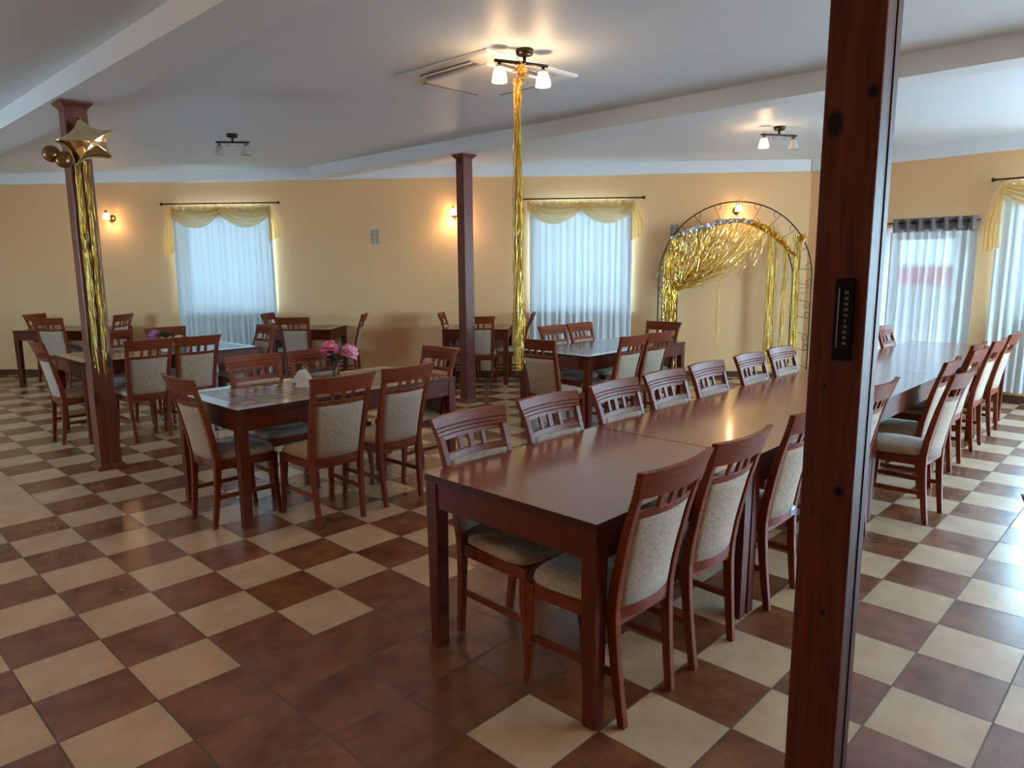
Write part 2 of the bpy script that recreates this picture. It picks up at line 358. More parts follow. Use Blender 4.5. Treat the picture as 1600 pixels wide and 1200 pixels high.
# ------------------------------------------------------------------ room shell
BEND = Q0 + V*7.2                       # far end of the right hand wall
BST = P0 - U*2.2                        # far left end of the back wall
LC = BST + N*4.9
room = [BST, Q0, BEND, Vector((-3.6, BEND.y, 0)), Vector((-3.6, LC.y, 0)), LC]
def slab(name, pts, z0, z1, m):
    mb = MB(); n = len(pts)
    vv = [(p.x, p.y, z0) for p in pts] + [(p.x, p.y, z1) for p in pts]
    ff = [tuple(range(n)), tuple(reversed(range(n, 2*n)))] + [(i, (i+1) % n, n+(i+1) % n, n+i) for i in range(n)]
    mb.add(vv, ff); return struct(mb.build(name, m))
cen = sum(room, Vector())/len(room)
big = [p + (p-cen).normalized()*.45 for p in room]
slab('floor', big, -.12, 0.0, M_FLOOR)
slab('ceiling', big, CEIL, CEIL+.2, M_CEIL)
def wall(name, A, B, openings, m=M_WALL):
    """openings: (s0, s1, z0, z1) along A->B; the room lies to the side the camera is on"""
    d = (B-A); L = d.length; d.normalize(); inn = Vector((d.y, -d.x, 0))
    if (CAM-A).dot(inn) < 0: inn = -inn
    def F(s, t, z): return A + d*s - inn*t + Vector((0, 0, z))
    mb = MB()
    ss = sorted({-.0, L, *[o[0] for o in openings], *[o[1] for o in openings]}); zz = sorted({0.0, CEIL, *[o[2] for o in openings], *[o[3] for o in openings]})
    TH = .32
    for a in range(len(ss)-1):
        col = []
        for b in range(len(zz)-1):
            sm_, zm = (ss[a]+ss[a+1])/2, (zz[b]+zz[b+1])/2
            hole = any(o[0] < sm_ < o[1] and o[2] < zm < o[3] for o in openings)
            if not hole: col.append((zz[b], zz[b+1]))
        # merge vertical runs
        runs = []
        for z0, z1 in col:
            if runs and abs(runs[-1][1]-z0) < 1e-6: runs[-1][1] = z1
            else: runs.append([z0, z1])
        for z0, z1 in runs:
            vv = [F(ss[a], 0, z0), F(ss[a+1], 0, z0), F(ss[a+1], TH, z0), F(ss[a], TH, z0), F(ss[a], 0, z1), F(ss[a+1], 0, z1), F(ss[a+1], TH, z1), F(ss[a], TH, z1)]
            mb.add(vv, [(3,2,1,0),(4,5,6,7),(0,1,5,4),(1,2,6,5),(2,3,7,6),(3,0,4,7)])
    o = struct(mb.build(name, m))
    return o, F, d, inn
def window(name, F, d, inn, s0, s1, z0, z1, mull=(), door=False):
    mb = MB(); fw = .15 if door else .07; t0, t1 = (.05, .20) if door else (.13, .20)
    def bx(a, b, c, e, ta=t0, tb=t1):
        vv = [F(a, ta, c), F(b, ta, c), F(b, tb, c), F(a, tb, c), F(a, ta, e), F(b, ta, e), F(b, tb, e), F(a, tb, e)]
        mb.add(vv, [(3,2,1,0),(4,5,6,7),(0,1,5,4),(1,2,6,5),(2,3,7,6),(3,0,4,7)])
    g = .004
    bx(s0+g, s0+fw, z0+g, z1-g); bx(s1-fw, s1-g, z0+g, z1-g); bx(s0+fw, s1-fw, z1-fw, z1-g); bx(s0+fw, s1-fw, z0+g, z0+fw+(.25 if door else 0))
    for q in mull:
        c = s0+(s1-s0)*q; bx(c-.045, c+.045, z0+fw, z1-fw)
    e = struct(mb.build(name, M_PVC))
    gp = MB(); gp.add([F(s0+fw, .17, z0+fw), F(s1-fw, .17, z0+fw), F(s1-fw, .17, z1-fw), F(s0+fw, .17, z1-fw)], [(0, 1, 2, 3)])
    gp.build('pane', M_GLASS, e)
    if not door:
        sl = MB(); ta, tb = -.06, .129
        vv = [F(s0-.03, ta, z0-.03), F(s1+.03, ta, z0-.03), F(s1+.03, -.001, z0-.03), F(s0-.03, -.001, z0-.03), F(s0-.03, ta, z0), F(s1+.03, ta, z0), F(s1+.03, -.001, z0), F(s0-.03, -.001, z0)]
        sl.add(vv, [(3,2,1,0),(4,5,6,7),(0,1,5,4),(1,2,6,5),(2,3,7,6),(3,0,4,7)])
        sl.build('window_sill', M_PVC, e)
    else:
        hb = MB(); p = F(s1-.04, .10, 1.05); hb.tube([F(s1-.04, .13, 1.05), F(s1-.04, .08, 1.05), F(s1-.14, .08, 1.05)], .01, 8); hb.build('door_handle', M_GREYPL, e)
    c = F((s0+s1)/2, .34, (z0+z1)/2)
    portal('daylight_portal', c, inn, s1-s0, z1-z0)
    return e
O = 2.2  # s offset of the back wall (BST -> s=-2.2)
W1 = (2.93+O, 4.33+O, .96, 2.43); W2 = (8.17+O, 9.60+O, .96, 2.43)
ow, F, d, inn = wall('wall_back', BST, Q0, [W1, W2])
window('window_1', F, d, inn, *W1); window('window_2', F, d, inn, *W2)
DR = (1.0, 2.0, 0.0, 2.06); W3 = (2.42, 3.95, .96, 2.43); W4 = (4.8, 6.9, .05, 2.65)
ow, F, d, inn = wall('wall_right', Q0, BEND, [DR, W3, W4])
window('door_1', F, d, inn, *DR, mull=(), door=True); window('window_3', F, d, inn, *W3); window('window_4', F, d, inn, *W4)
FW = [(.3, 2.8, .1, 2.6)]
ow, F, d, inn = wall('wall_front', BEND, room[3], FW)
for k, q in enumerate(FW): window('window_%d' % (5+k), F, d, inn, *q)
LW = [(11.1, 12.6, .8, 2.4)]
ow, F, d, inn = wall('wall_left', room[3], room[4], LW)
for k, q in enumerate(LW): window('window_%d' % (8+k), F, d, inn, *q)
wall('wall_side', room[4], LC, []); wall('wall_end', LC, BST, [])
# ceiling beams and ring beam (painted concrete)
def beam(name, x0, x1, y0, y1, z0, z1, m=M_WHITE):
    mb = MB(); mb.box(x0, y0, z0, x1, y1, z1); return struct(mb.build(name, m))
beam('trim_1', .84, 1.19, BEND.y+.02, 8.8, 2.88, CEIL)
beam('trim_2', 4.76, 5.03, BEND.y+.02, 4.28, 2.88, CEIL)
def strip(name, Fn, s0, s1, w0, w1, z0, z1, m):
    mb = MB(); vv = [Fn(s0, w0, z0), Fn(s1, w0, z0), Fn(s1, w1, z0), Fn(s0, w1, z0), Fn(s0, w0, z1), Fn(s1, w0, z1), Fn(s1, w1, z1), Fn(s0, w1, z1)]
    mb.add(vv, [(3,2,1,0),(4,5,6,7),(0,1,5,4),(1,2,6,5),(2,3,7,6),(3,0,4,7)]); return struct(mb.build(name, m))
strip('trim_3', Wp, -2.2, 12.02, 0, .07, 2.87, CEIL, M_WHITE)
strip('trim_4', Cp, .03, 7.2, 0, .07, 2.87, CEIL, M_WHITE)
strip('baseboard_back', Wp, -2.2, 12.04, 0, .012, 0, .085, M_BASE)
mb = MB()
for a, b in ((.0, DR[0]), (DR[1], 7.2)):
    vv = [Cp(a, 0, 0), Cp(b, 0, 0), Cp(b, .012, 0), Cp(a, .012, 0), Cp(a, 0, .085), Cp(b, 0, .085), Cp(b, .012, .085), Cp(a, .012, .085)]
    mb.add(vv, [(3,2,1,0),(4,5,6,7),(0,1,5,4),(1,2,6,5),(2,3,7,6),(3,0,4,7)])
struct(mb.build('baseboard_right', M_BASE))
# outside: ground and a shed with a red wall seen through the glazed door
mb = MB(); mb.box(-60, -60, -.4, 60, 60, -.3); g = struct(mb.build('ground', M_SOIL))
sh = thing('garden_shed', 'pale outbuilding with a red sheet band, seen blurred through the door curtain', 'shed', Cp(-3.5, -14, -.3))
mb = MB(); mb.box(-1.5, -.85, 0, 1.5, .85, 1.3); mb.build('wall', M_HOUSE, sh)
mb = MB(); mb.box(-1.6, -.95, 1.3, 1.6, .95, 1.78); mb.build('roof', M_RED, sh)
mb = MB(); mb.box(-1.62, -.97, 1.78, 1.62, .97, 1.88); mb.build('roof_trim', M_PVC, sh)

# ------------------------------------------------------------------ wooden posts
def post(label, cx, cy, wx, wy, top=2.88, base=True, pm=None):
    pm = pm or M_POST
    t = thing('wooden_post', label, 'post', (cx, cy, 0), 0, 'square wooden roof posts')
    mb = MB(); mb.box(-wx/2, -wy/2, .0, wx/2, wy/2, top-.0); mb.build('shaft', pm, t, bevel=.006)
    if base:
        for nm, z0, z1, e0, e1 in (('base_moulding', .0, .045, .03, .012), ('cap_moulding', top-.05, top-.001, .004, .032)):
            mb = MB(); rings = []
            if nm == 'base_moulding': prof = [(z0, e0), (z0+.018, e0), (z0+.026, e0-.008), (z1, .004)]
            else: prof = [(z0, .003), (z0+.012, .010), (z0+.026, .024), (z1-.012, .032), (z1, .032)]
            for z, e in prof:
                rings.append([(-wx/2-e, -wy/2-e, z), (wx/2+e, -wy/2-e, z), (wx/2+e, wy/2+e, z), (-wx/2-e, wy/2+e, z)])
            mb.loft(rings, True, False); mb.build(nm, M_POST, t)
    return t
post('square reddish wooden post at left with a gold star balloon and tinsel tied to it', .98, 1.365, .16, .15)
post('slender square wooden post in the middle of the room before the lit wall lamp', 4.92, 1.235, .14, .13)
fp = post('thick dark wooden post close to the camera at right, carrying a thermometer', 1.027, -4.398, .116, .13, pm=M_NEARPOST)
mb = MB(); mb.tube([(.012, -.0657, .0), (.010, -.0657, .9), (.016, -.0657, 1.6), (.009, -.0657, 2.2), (.013, -.0657, 2.85)], .0022, 6); mb.build('crack', M_BLACK, fp)

# thermometer on the near post
th = thing('thermometer', 'black upright wall thermometer with pale numerals on the nearest post', 'thermometer', (.969, -4.415, 1.49))
mb = MB(); mb.box(-.012, -.023, -.100, .0, .023, .100); mb.build('body', M_BLACK, th, bevel=.003)
mb = MB(); mb.tube([(-.0135, .011, -.070), (-.0135, .011, .078)], .0017, 8); mb.build('tube', M_GREYPL, th)
mb = MB(); mb.box(-.015, -.022, -.098, -.0122, .021, -.076); mb.build('lower_plate', M_BLACK, th, bevel=.0012)
tx = bpy.data.curves.new('numerals', 'FONT'); tx.body = '50\n40\n30\n20\n10\n0\n10\n20\n30\n40'; tx.size = .0105; tx.align_x = 'CENTER'; tx.extrude = .0002
tx.space_line = 1.30
tx.materials.append(M_MARK)
tmp = bpy.data.objects.new('numerals_curve', tx); COL.objects.link(tmp); bpy.context.view_layer.update()
nme = bpy.data.meshes.new_from_object(tmp.evaluated_get(bpy.context.evaluated_depsgraph_get())); bpy.data.objects.remove(tmp)
to = bpy.data.objects.new('numerals', nme); COL.objects.link(to); to.parent = th
to.rotation_euler = (radians(90), 0, radians(-90)); to.location = (-.0128, -.006, .062)

# ------------------------------------------------------------------ chairs
def lerp(a, b, t): return a+(b-a)*t
PROF = [(0, -.245), (.12, -.232), (.25, -.221), (.36, -.215), (.44, -.215), (.54, -.228), (.64, -.249), (.74, -.272), (.84, -.300), (.91, -.322), (.965, -.343)]
def prof_y(z):
    for (z0, y0), (z1, y1) in zip(PROF, PROF[1:]):
        if z <= z1: return lerp(y0, y1, (z-z0)/(z1-z0))
    return PROF[-1][1]
def prof_x(z):   # outer half width of the uprights
    return lerp(.172, .192, z/.44) if z < .44 else lerp(.192, .214, (z-.44)/.525)
def curve_off(x, w): return -.027*(1-(x/w)**2)
def sticker_part(parent):
    mb = MB(); mb.box(.072, -.2300, .403, .120, -.217, .446, mi=0); o = mb.build('sticker', M_STICKER, parent)
    mb = MB(); mb.box(.077, -.2308, .406, .116, -.2302, .430); mb.build('print', M_STICKB, o)
    return o
def make_chair():
    t = thing('dining_chair', 'x', 'chair')
    for sgn in (-1, 1):
        mb = MB(); rings = []
        for z, y in PROF[:-1] + [(.895, prof_y(.895))]:
            if z > .9: continue
            xo = prof_x(z); wd = .030 if z < .3 else .033; dp = lerp(.030, .042, min(1, z/.44)) if z < .44 else lerp(.042, .026, (z-.44)/.5)
            rings.append([(sgn*xo, y, z), (sgn*(xo-wd), y, z), (sgn*(xo-wd), y+dp, z), (sgn*xo, y+dp, z)])
        rings.sort(key=lambda r: r[0][2])
        mb.loft(rings, True, False); mb.build('back_leg', M_CHAIR, t, bevel=.004)
    for sgn in (-1, 1):
        mb = MB(); rings = []
        for z, dy, s_ in ((0, .018, .026), (.12, .006, .030), (.26, -.001, .036), (.36, 0, .040), (.425, 0, .040)):
            xo = .192; y = .205+dy
            rings.append([(sgn*xo, y, z), (sgn*(xo-s_), y, z), (sgn*(xo-s_), y-s_, z), (sgn*xo, y-s_, z)])
        mb.loft(rings, True, False); mb.build('front_leg', M_CHAIR, t, bevel=.004)
    # apron
    mb = MB()
    mb.box(-.155, .175, .375, .155, .197, .428); mb.box(-.155, -.205, .375, .155, -.185, .428)
    for sgn in (-1, 1):
        vv = [(sgn*.188, .17, .375), (sgn*.168, .17, .375), (sgn*.160, -.18, .375), (sgn*.180, -.18, .375)]
        mb.loft([[(x, y, z) for x, y, _ in vv] for z in (.375, .428)], True, False)
    mb.build('seat_frame', M_CHAIR, t)
    for sgn in (-1, 1):
        mb = MB(); mb.loft([[(sgn*(.172-dx), -.20, z0), (sgn*(.160-dx), -.20, z0), (sgn*(.160-dx), -.20, z1), (sgn*(.172-dx), -.20, z1)] if k == 0 else
                            [(sgn*(.184-dx), .18, z0), (sgn*(.172-dx), .18, z0), (sgn*(.172-dx), .18, z1), (sgn*(.184-dx), .18, z1)] for k in (0, 1) for dx, z0, z1 in ((0, .185, .212),)], True, False)
        mb.build('stretcher', M_CHAIR, t)
    # padded seat: rounded superellipse outline, domed
    mb = MB(); rings = []
    def outline(k, z, crown=0):
        pts = []
        for i in range(44):
            a = 2*pi*i/44; c, s_ = cos(a), sin(a); e = .42
            x = abs(c)**e*(1 if c > 0 else -1); y = abs(s_)**e*(1 if s_ > 0 else -1)
            hw = lerp(.178, .207, (y+1)/2)
            pts.append((x*hw*k, -.005+y*.205*k + (.014*(1-x*x) if y > 0 else 0)*k, z + crown*(1-(x*x+y*y)/2)))
        return pts
    for k, z, c in ((.94, .429, 0), (.99, .436, 0), (1.0, .448, 0), (.985, .462, 0), (.94, .473, .002), (.8, .480, .004), (.5, .484, .006), (.15, .487, .006)): rings.append(outline(k, z, c))
    mb.loft(rings, True, True); mb.build('seat', M_FABRIC, t)
    # lower back rail, pad, cross rail, slats, top rail
    def bar(z0, z1, y_front, th_, wf=1.0, inset=.033, n=10, name='rail', m=M_CHAIR, bev=0.002):
        mb = MB(); rings = []
        for i in range(n+1):
            q = -1+2*i/n
            r = []
            for z, fr in ((z0, 0), (z1, 0), (z1, 1), (z0, 1)):
                hw = prof_x(z)-inset; x = q*hw*wf
                y = prof_y(z)+y_front+curve_off(x, hw) + (th_ if fr else 0)
                r.append((x, y, z))
            rings.append(r)
        mb.loft(rings, True, False); return mb.build(name, m, t, bevel=bev)
    bar(.402, .446, .010, .024, name='lower_rail')
    bar(.787, .815, .008, .020, name='cross_rail')
    # upholstered pad with gently domed faces
    mb = MB(); rings = []
    nx, nz = 10, 8
    def padpt(i, j, front):
        z = lerp(.447, .786, j/nz); hw = prof_x(z)-.034; q = -1+2*i/nx; x = q*hw
        dome = .007*max(0, (1-q**6))*max(0, (1-(2*j/nz-1)**6))
        y = prof_y(z)+curve_off(x, hw)+(.030+dome*1.6 if front else .010-dome*.5)
        return (x, y, z)
    vv = [padpt(i, j, 0) for j in range(nz+1) for i in range(nx+1)] + [padpt(i, j, 1) for j in range(nz+1) for i in range(nx+1)]
    K = (nx+1)*(nz+1); ff = []
    for j in range(nz):
        for i in range(nx):
            a = j*(nx+1)+i; ff.append((a, a+1, a+nx+2, a+nx+1)); ff.append((K+a+nx+1, K+a+nx+2, K+a+1, K+a))
    for i in range(nx): a = i; ff.append((a, K+a, K+a+1, a+1)); a = nz*(nx+1)+i; ff.append((a, a+1, K+a+1, K+a))
    for j in range(nz): a = j*(nx+1); ff.append((a, a+nx+1, K+a+nx+1, K+a)); a = a+nx; ff.append((a, K+a, K+a+nx+1, a+nx+1))
    mb.add(vv, ff, True); mb.build('back_pad', M_FABRIC, t)
    for x0, hw_ in ((-.072, .011), (0, .015), (.072, .011)):
        mb = MB(); rings = []
        for z in (.813, .878):
            y = prof_y(z)+.009+curve_off(x0, .18)
            rings.append([(x0-hw_, y, z), (x0+hw_, y, z), (x0+hw_, y+.014, z), (x0-hw_, y+.014, z)])
        mb.loft(rings, True, False); mb.build('slat', M_CHAIR, t)
    # top rail, flared towards the top, three grooves in its lower front face
    mb = MB(); rings = []; n = 14
    zs = [(.872, 0), (.970, 0), (.970, 1), (.928, 1), (.9255, .74), (.923, 1), (.911, 1), (.9085, .74), (.906, 1), (.894, 1), (.8915, .74), (.889, 1), (.872, 1)]
    for i in range(n+1):
        q = -1+2*i/n; r = []
        for z, fr in zs:
            hw = lerp(.207, .227, (z-.872)/.098); x = q*hw
            y = prof_y(min(z, .965))+curve_off(x, hw)*1.3 + .002 + fr*.026
            r.append((x, y, z))
        rings.append(r)
    mb.loft(rings, True, False); mb.build('top_rail', M_CHAIR, t)
    return t
proto = make_chair(); used = [False]
def chair(x, y, deg, label, group, sticker=False):
    global proto
    if not used[0]:
        used[0] = True; proto.location = (x, y, 0); proto.rotation_euler = (0, 0, radians(deg)); proto['label'] = label; proto['group'] = group; c = proto
    else: c = dup(proto, (x, y, 0), radians(deg), label, group)
    return c
GA = 'chairs along the long banquet table'
NY = -3.485; FY = -3.008
chair(1.235, NY, 0, 'nearest dining chair at the front corner of the long table, woven back towards the camera', GA)
chair(1.745, NY+.005, -1, 'dining chair directly right of the nearest chair on the near side of the long table', GA)
st = chair(2.425, NY+.01, 1, 'dining chair with a small white and blue sticker on its lower back rail', GA)
chair(3.44, NY, 0, 'dining chair whose top rail corner shows just right of the thick near post', GA)
chair(4.19, -3.715, -2, 'dining chair pulled furthest out from the near side of the long table, seat in view', GA)
chair(4.72, -3.53, 3, 'dining chair behind the pulled-out chair, rail overlapping the long table seam', GA)
chair(5.60, -3.525, 0, 'dining chair second beyond the pulled-out chair on the near side of the long table', GA)
chair(5.98, -3.445, 0, 'dining chair third beyond the pulled-out chair on the near side of the long table', GA)
chair(6.41, -3.51, 0, 'second to last dining chair on the near side of the long table', GA)
chair(7.18, -3.50, 0, 'last dining chair on the near side of the long table, nearest the right window curtain', GA)
for i, (x, lab) in enumerate(((1.31, 'first dining chair on the far side of the long table, at its left end'),
        (1.86, 'second dining chair from the left on the far side of the long table'), (2.44, 'third dining chair from the left on the far side of the long table'),
        (2.96, 'fourth dining chair from the left on the far side of the long table'), (3.49, 'fifth dining chair from the left on the far side of the long table'),
        (4.12, 'sixth dining chair from the left on the far side, in front of the tinsel arch'), (4.66, 'seventh dining chair on the far side, just left of the thick near post'),
        (7.2, 'last dining chair on the far side of the long table, beside the glazed door curtain'))):
    chair(x, FY, 180+random.uniform(-1, 1), lab, GA)
GB = 'chairs around the table with two peonies'
chair(1.18, -.545, -90, 'dining chair at the left end of the table with two peonies', GB)
chair(1.57, -.965, -2, 'left dining chair on the near side of the table with two peonies', GB)
chair(2.08, -.925, 3, 'right dining chair on the near side of the table with two peonies', GB)
chair(1.67, -.225, 181, 'left dining chair on the far side of the table with two peonies', GB)
chair(2.16, -.225, 178, 'dining chair behind the two peonies and drinking glasses', GB)
chair(2.625, -.565, 88, 'dining chair at the right end of the table with two peonies', GB)
GC = 'chairs around the back left table with one peony'
chair(1.175, 2.66, -90, 'dining chair seen side-on at the left end of the one-peony table', GC)
chair(1.61, 2.34, 0, 'left dining chair on the near side of the one-peony table, beside the tinsel post', GC)
chair(2.065, 2.34, 0, 'right dining chair on the near side of the one-peony table', GC)
chair(1.69, 3.03, 180, 'dining chair on the far side of the one-peony table, partly behind the tinsel post', GC)
chair(2.26, 3.03, 180, 'dining chair directly behind the single peony', GC)
chair(2.80, 2.665, 90, 'dining chair at the right end of the one-peony table', GC)
GD = 'chairs around the table in front of the second window'
chair(4.26, -.715, -86, 'dining chair at the left end of the bluish shining table before the second window', GD)
chair(5.13, -.24, 180, 'left of two dining chairs with backs to the second window curtain', GD)
chair(5.61, -.24, 180, 'right of two dining chairs with backs to the second window curtain', GD)
chair(4.80, -.90, 0, 'left dining chair on the near side of the table before the second window', GD)
chair(5.25, -.90, 0, 'right dining chair on the near side of the table before the second window', GD)
chair(6.03, -.58, 92, 'dining chair at the right end of the second-window table, in front of the arch', GD)
ang = math.degrees(atan2(U.y, U.x))           # local +x along the wall
def wchair(s, wd, turn, label, group):        # turn 0: faces the wall
    p = Wp(s, wd, 0); chair(p.x, p.y, ang+turn, label, group)
GE = 'chairs at the far left wall table'
wchair(1.145, .38, -90, 'dining chair at the left end of the far left wall table', GE)
wchair(1.66, .93, 0, 'dining chair on the near side of the far left wall table, back to the room', GE)
wchair(1.93, .47, 90, 'dining chair at the right end of the far left wall table', GE)
GF = 'chairs at the wall table right of the first window'
wchair(5.06, .90, 0, 'dining chair on the near side of the wall table right of the first window', GF)
wchair(4.70, .40, -90, 'dining chair at the left end of the wall table right of the first window', GF)
wchair(5.50, .55, 98, 'dining chair seen edge-on at the right end of the wall table by the first window', GF)
GG = 'chairs at the wall table behind the middle post'
wchair(7.23, .38, -90, 'dining chair at the left end of the wall table behind the middle post', GG)
wchair(7.52, .83, 0, 'dining chair on the near side of the small wall table, right of the middle post', GG)
wchair(7.88, .38, 90, 'dining chair at the right end of the small wall table, behind the tinsel column', GG)
c = chair(1.643, -5.13, -136.2, 'dining chair almost wholly outside the frame, tip showing at the right edge', 'chairs outside the right edge'); 
sticker_part(st)

# ------------------------------------------------------------------ tables
TZ = .77
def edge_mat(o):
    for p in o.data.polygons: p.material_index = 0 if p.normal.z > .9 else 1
def table(label, L, D, loc, rz, group, inlay=None, leg=.066, ins=.0, apr=.11):
    t = thing('dining_table', label, 'table', loc, rz, group)
    mb = MB()
    if inlay:
        x0, y0, x1, y1 = -L/2+inlay, -D/2+inlay, L/2-inlay, D/2-inlay
        mb.box(-L/2, -D/2, TZ-.032, L/2, y0, TZ); mb.box(-L/2, y1, TZ-.032, L/2, D/2, TZ); mb.box(-L/2, y0, TZ-.032, x0, y1, TZ); mb.box(x1, y0, TZ-.032, L/2, y1, TZ)
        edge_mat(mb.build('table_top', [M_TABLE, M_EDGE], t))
        mb = MB(); mb.box(x0, y0, TZ-.03, x1, y1, TZ-.001); mb.build('tile_inlay', M_INLAY, t)
    else:
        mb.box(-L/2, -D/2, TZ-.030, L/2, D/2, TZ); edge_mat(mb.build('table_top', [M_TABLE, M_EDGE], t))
    a = ins+.002
    for sx_ in (-1, 1):
        for sy in (-1, 1):
            cx, cy = sx_*(L/2-a-leg/2), sy*(D/2-a-leg/2)
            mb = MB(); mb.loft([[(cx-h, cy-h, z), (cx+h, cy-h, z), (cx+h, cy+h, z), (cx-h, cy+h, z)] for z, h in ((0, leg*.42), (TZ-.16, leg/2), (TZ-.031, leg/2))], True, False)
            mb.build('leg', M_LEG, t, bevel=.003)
    z0, z1 = TZ-.032-apr, TZ-.0315
    e = .006
    for sy in (-1, 1):
        yo = sy*(D/2-a-e); yi = sy*(D/2-a-e-.02)
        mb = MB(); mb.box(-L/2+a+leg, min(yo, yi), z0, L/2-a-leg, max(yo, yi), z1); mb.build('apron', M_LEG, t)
    for sx_ in (-1, 1):
        xo = sx_*(L/2-a-e); xi = sx_*(L/2-a-e-.02)
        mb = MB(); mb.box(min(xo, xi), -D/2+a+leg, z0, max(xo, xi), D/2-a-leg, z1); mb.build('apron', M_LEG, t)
    return t
GT = 'tables pushed together into the long banquet table'
yc = -3.215
segs = [(.978, 2.150, 'nearest end section of the long brown banquet table, bluish glare on top'), (2.157, 3.838, 'second section of the long banquet table, warm glare on top, left of the thick post'),
        (3.839, 5.318, 'third section of the long table, right of the thick post, before its dark seam'), (5.325, 6.72, 'fourth section of the long table, beyond the dark seam right of the post'), (6.723, 7.95, 'farthest end section of the long banquet table by the right windows')]
for a, b, lab in segs: table(lab, b-a, .90, ((a+b)/2, yc, 0), 0, GT)
table('dark wooden table with tile inlay carrying two pink peonies in a glass vase', 1.78, .92, (1.95, -.42, 0), 0, 'free-standing tiled dining tables', inlay=.10)
table('dark wooden tiled table at back left carrying one mauve peony', 1.74, .92, (2.0, 2.83, 0), 0, 'free-standing tiled dining tables', inlay=.10)
table('tiled wooden table reflecting blue window light, in front of the second window', 1.76, .90, (5.37, -.47, 0), 0, 'free-standing tiled dining tables', inlay=.10)
def wtable(s0, s1, w0, w1, label): 
    p = Wp((s0+s1)/2, (w0+w1)/2, 0); table(label, s1-s0, w1-w0, p, radians(ang), 'small tables against the back wall', inlay=.09, leg=.07)
wtable(.89, 2.14, .10, .93, 'dark table against the wall at the far left, behind the tinsel post')
wtable(4.56, 5.42, .02, .80, 'small dark table against the wall right of the first window')
wtable(6.98, 7.89, .02, .80, 'small dark table against the wall behind the middle post')

# ------------------------------------------------------------------ table settings
def peony(name, r, m, seed, parent, loc, tilt=(0, 0)):
    random.seed(seed); mb = MB()
    for ring, (k, el0, sz, rr) in enumerate(((9, -15, .62, 1.0), (11, 15, .58, .95), (11, 38, .50, .82), (9, 58, .42, .66), (7, 74, .34, .5), (4, 86, .26, .34))):
        for i in range(k):
            az = 2*pi*(i+.5*(ring % 2))/k + random.uniform(-.2, .2); el = radians(el0+random.uniform(-9, 9))
            dirv = Vector((cos(az)*cos(el), sin(az)*cos(el), sin(el)))
            side = Vector((-sin(az), cos(az), 0)); up_ = dirv.cross(side) * -1
            L = r*rr*random.uniform(.9, 1.08); wv = r*sz*.62
            def fn(a, b, dirv=dirv, side=side, up_=up_, L=L, wv=wv, ph=random.uniform(0, 6)):
                q = -1+2*a; prof = sin(pi*min(1, b*.82+.12))**.6
                p = dirv*(L*(.25+.75*b)) + side*(q*wv*prof) + up_*(L*.22*sin(b*2.6) - abs(q)**2*wv*.35) + dirv*(.06*r*sin(q*7+ph)*b) + up_*(.05*r*cos(q*9+ph)*b)
                return p
            mb.grid(fn, 5, 4)
    o = mb.build(name, m, parent, solid=.0012); o.location = loc; o.rotation_euler = (tilt[0], tilt[1], 0)
    return o
def leaf(mb, base, dirv, L, wv):
    dirv = Vector(dirv).normalized(); side = dirv.cross(Vector((0, 0, 1))).normalized()
    if side.length < .1: side = Vector((1, 0, 0))
    def fn(a, b):
        q = -1+2*a
        return Vector(base) + dirv*(L*b) + side*(q*wv*sin(pi*min(.98, b*.9+.05))) + Vector((0, 0, -L*.35*b*b + abs(q)*wv*.25))
    mb.grid(fn, 2, 6)
def vase(label, loc, blooms, h=.115, leaves=8, seed=3):
    t = thing('flower_vase', label, 'vase', loc)
    mb = MB(); mb.lathe([(.0, .001), (.026, .001), (.027, .006), (.033, h), (.030, h), (.0245, .012), (.0, .010)], 24); mb.build('glass', M_TUMBLER, t)
    random.seed(seed); mb = MB()
    for (x, y, z), *_ in blooms: mb.tube([(random.uniform(-.01, .01), random.uniform(-.01, .01), .012), (x*.25, y*.25, h), (x*.8, y*.8, z*.8), (x, y, z)], .0028, 6)
    mb.build('stem', M_LEAF, t)
    mb = MB()
    for i in range(leaves):
        a = 2*pi*i/leaves+random.uniform(-.3, .3); leaf(mb, (0.01*cos(a), .01*sin(a), h+random.uniform(-.01, .06)), (cos(a), sin(a), random.uniform(.0, 1.2)), random.uniform(.08, .14), random.uniform(.020, .030))
    mb.build('foliage', M_LEAF, t, solid=.001)
    for (x, y, z), r, m, sd, tl in blooms: peony('peony', r, m, sd, t, (x, y, z), tl)
    return t
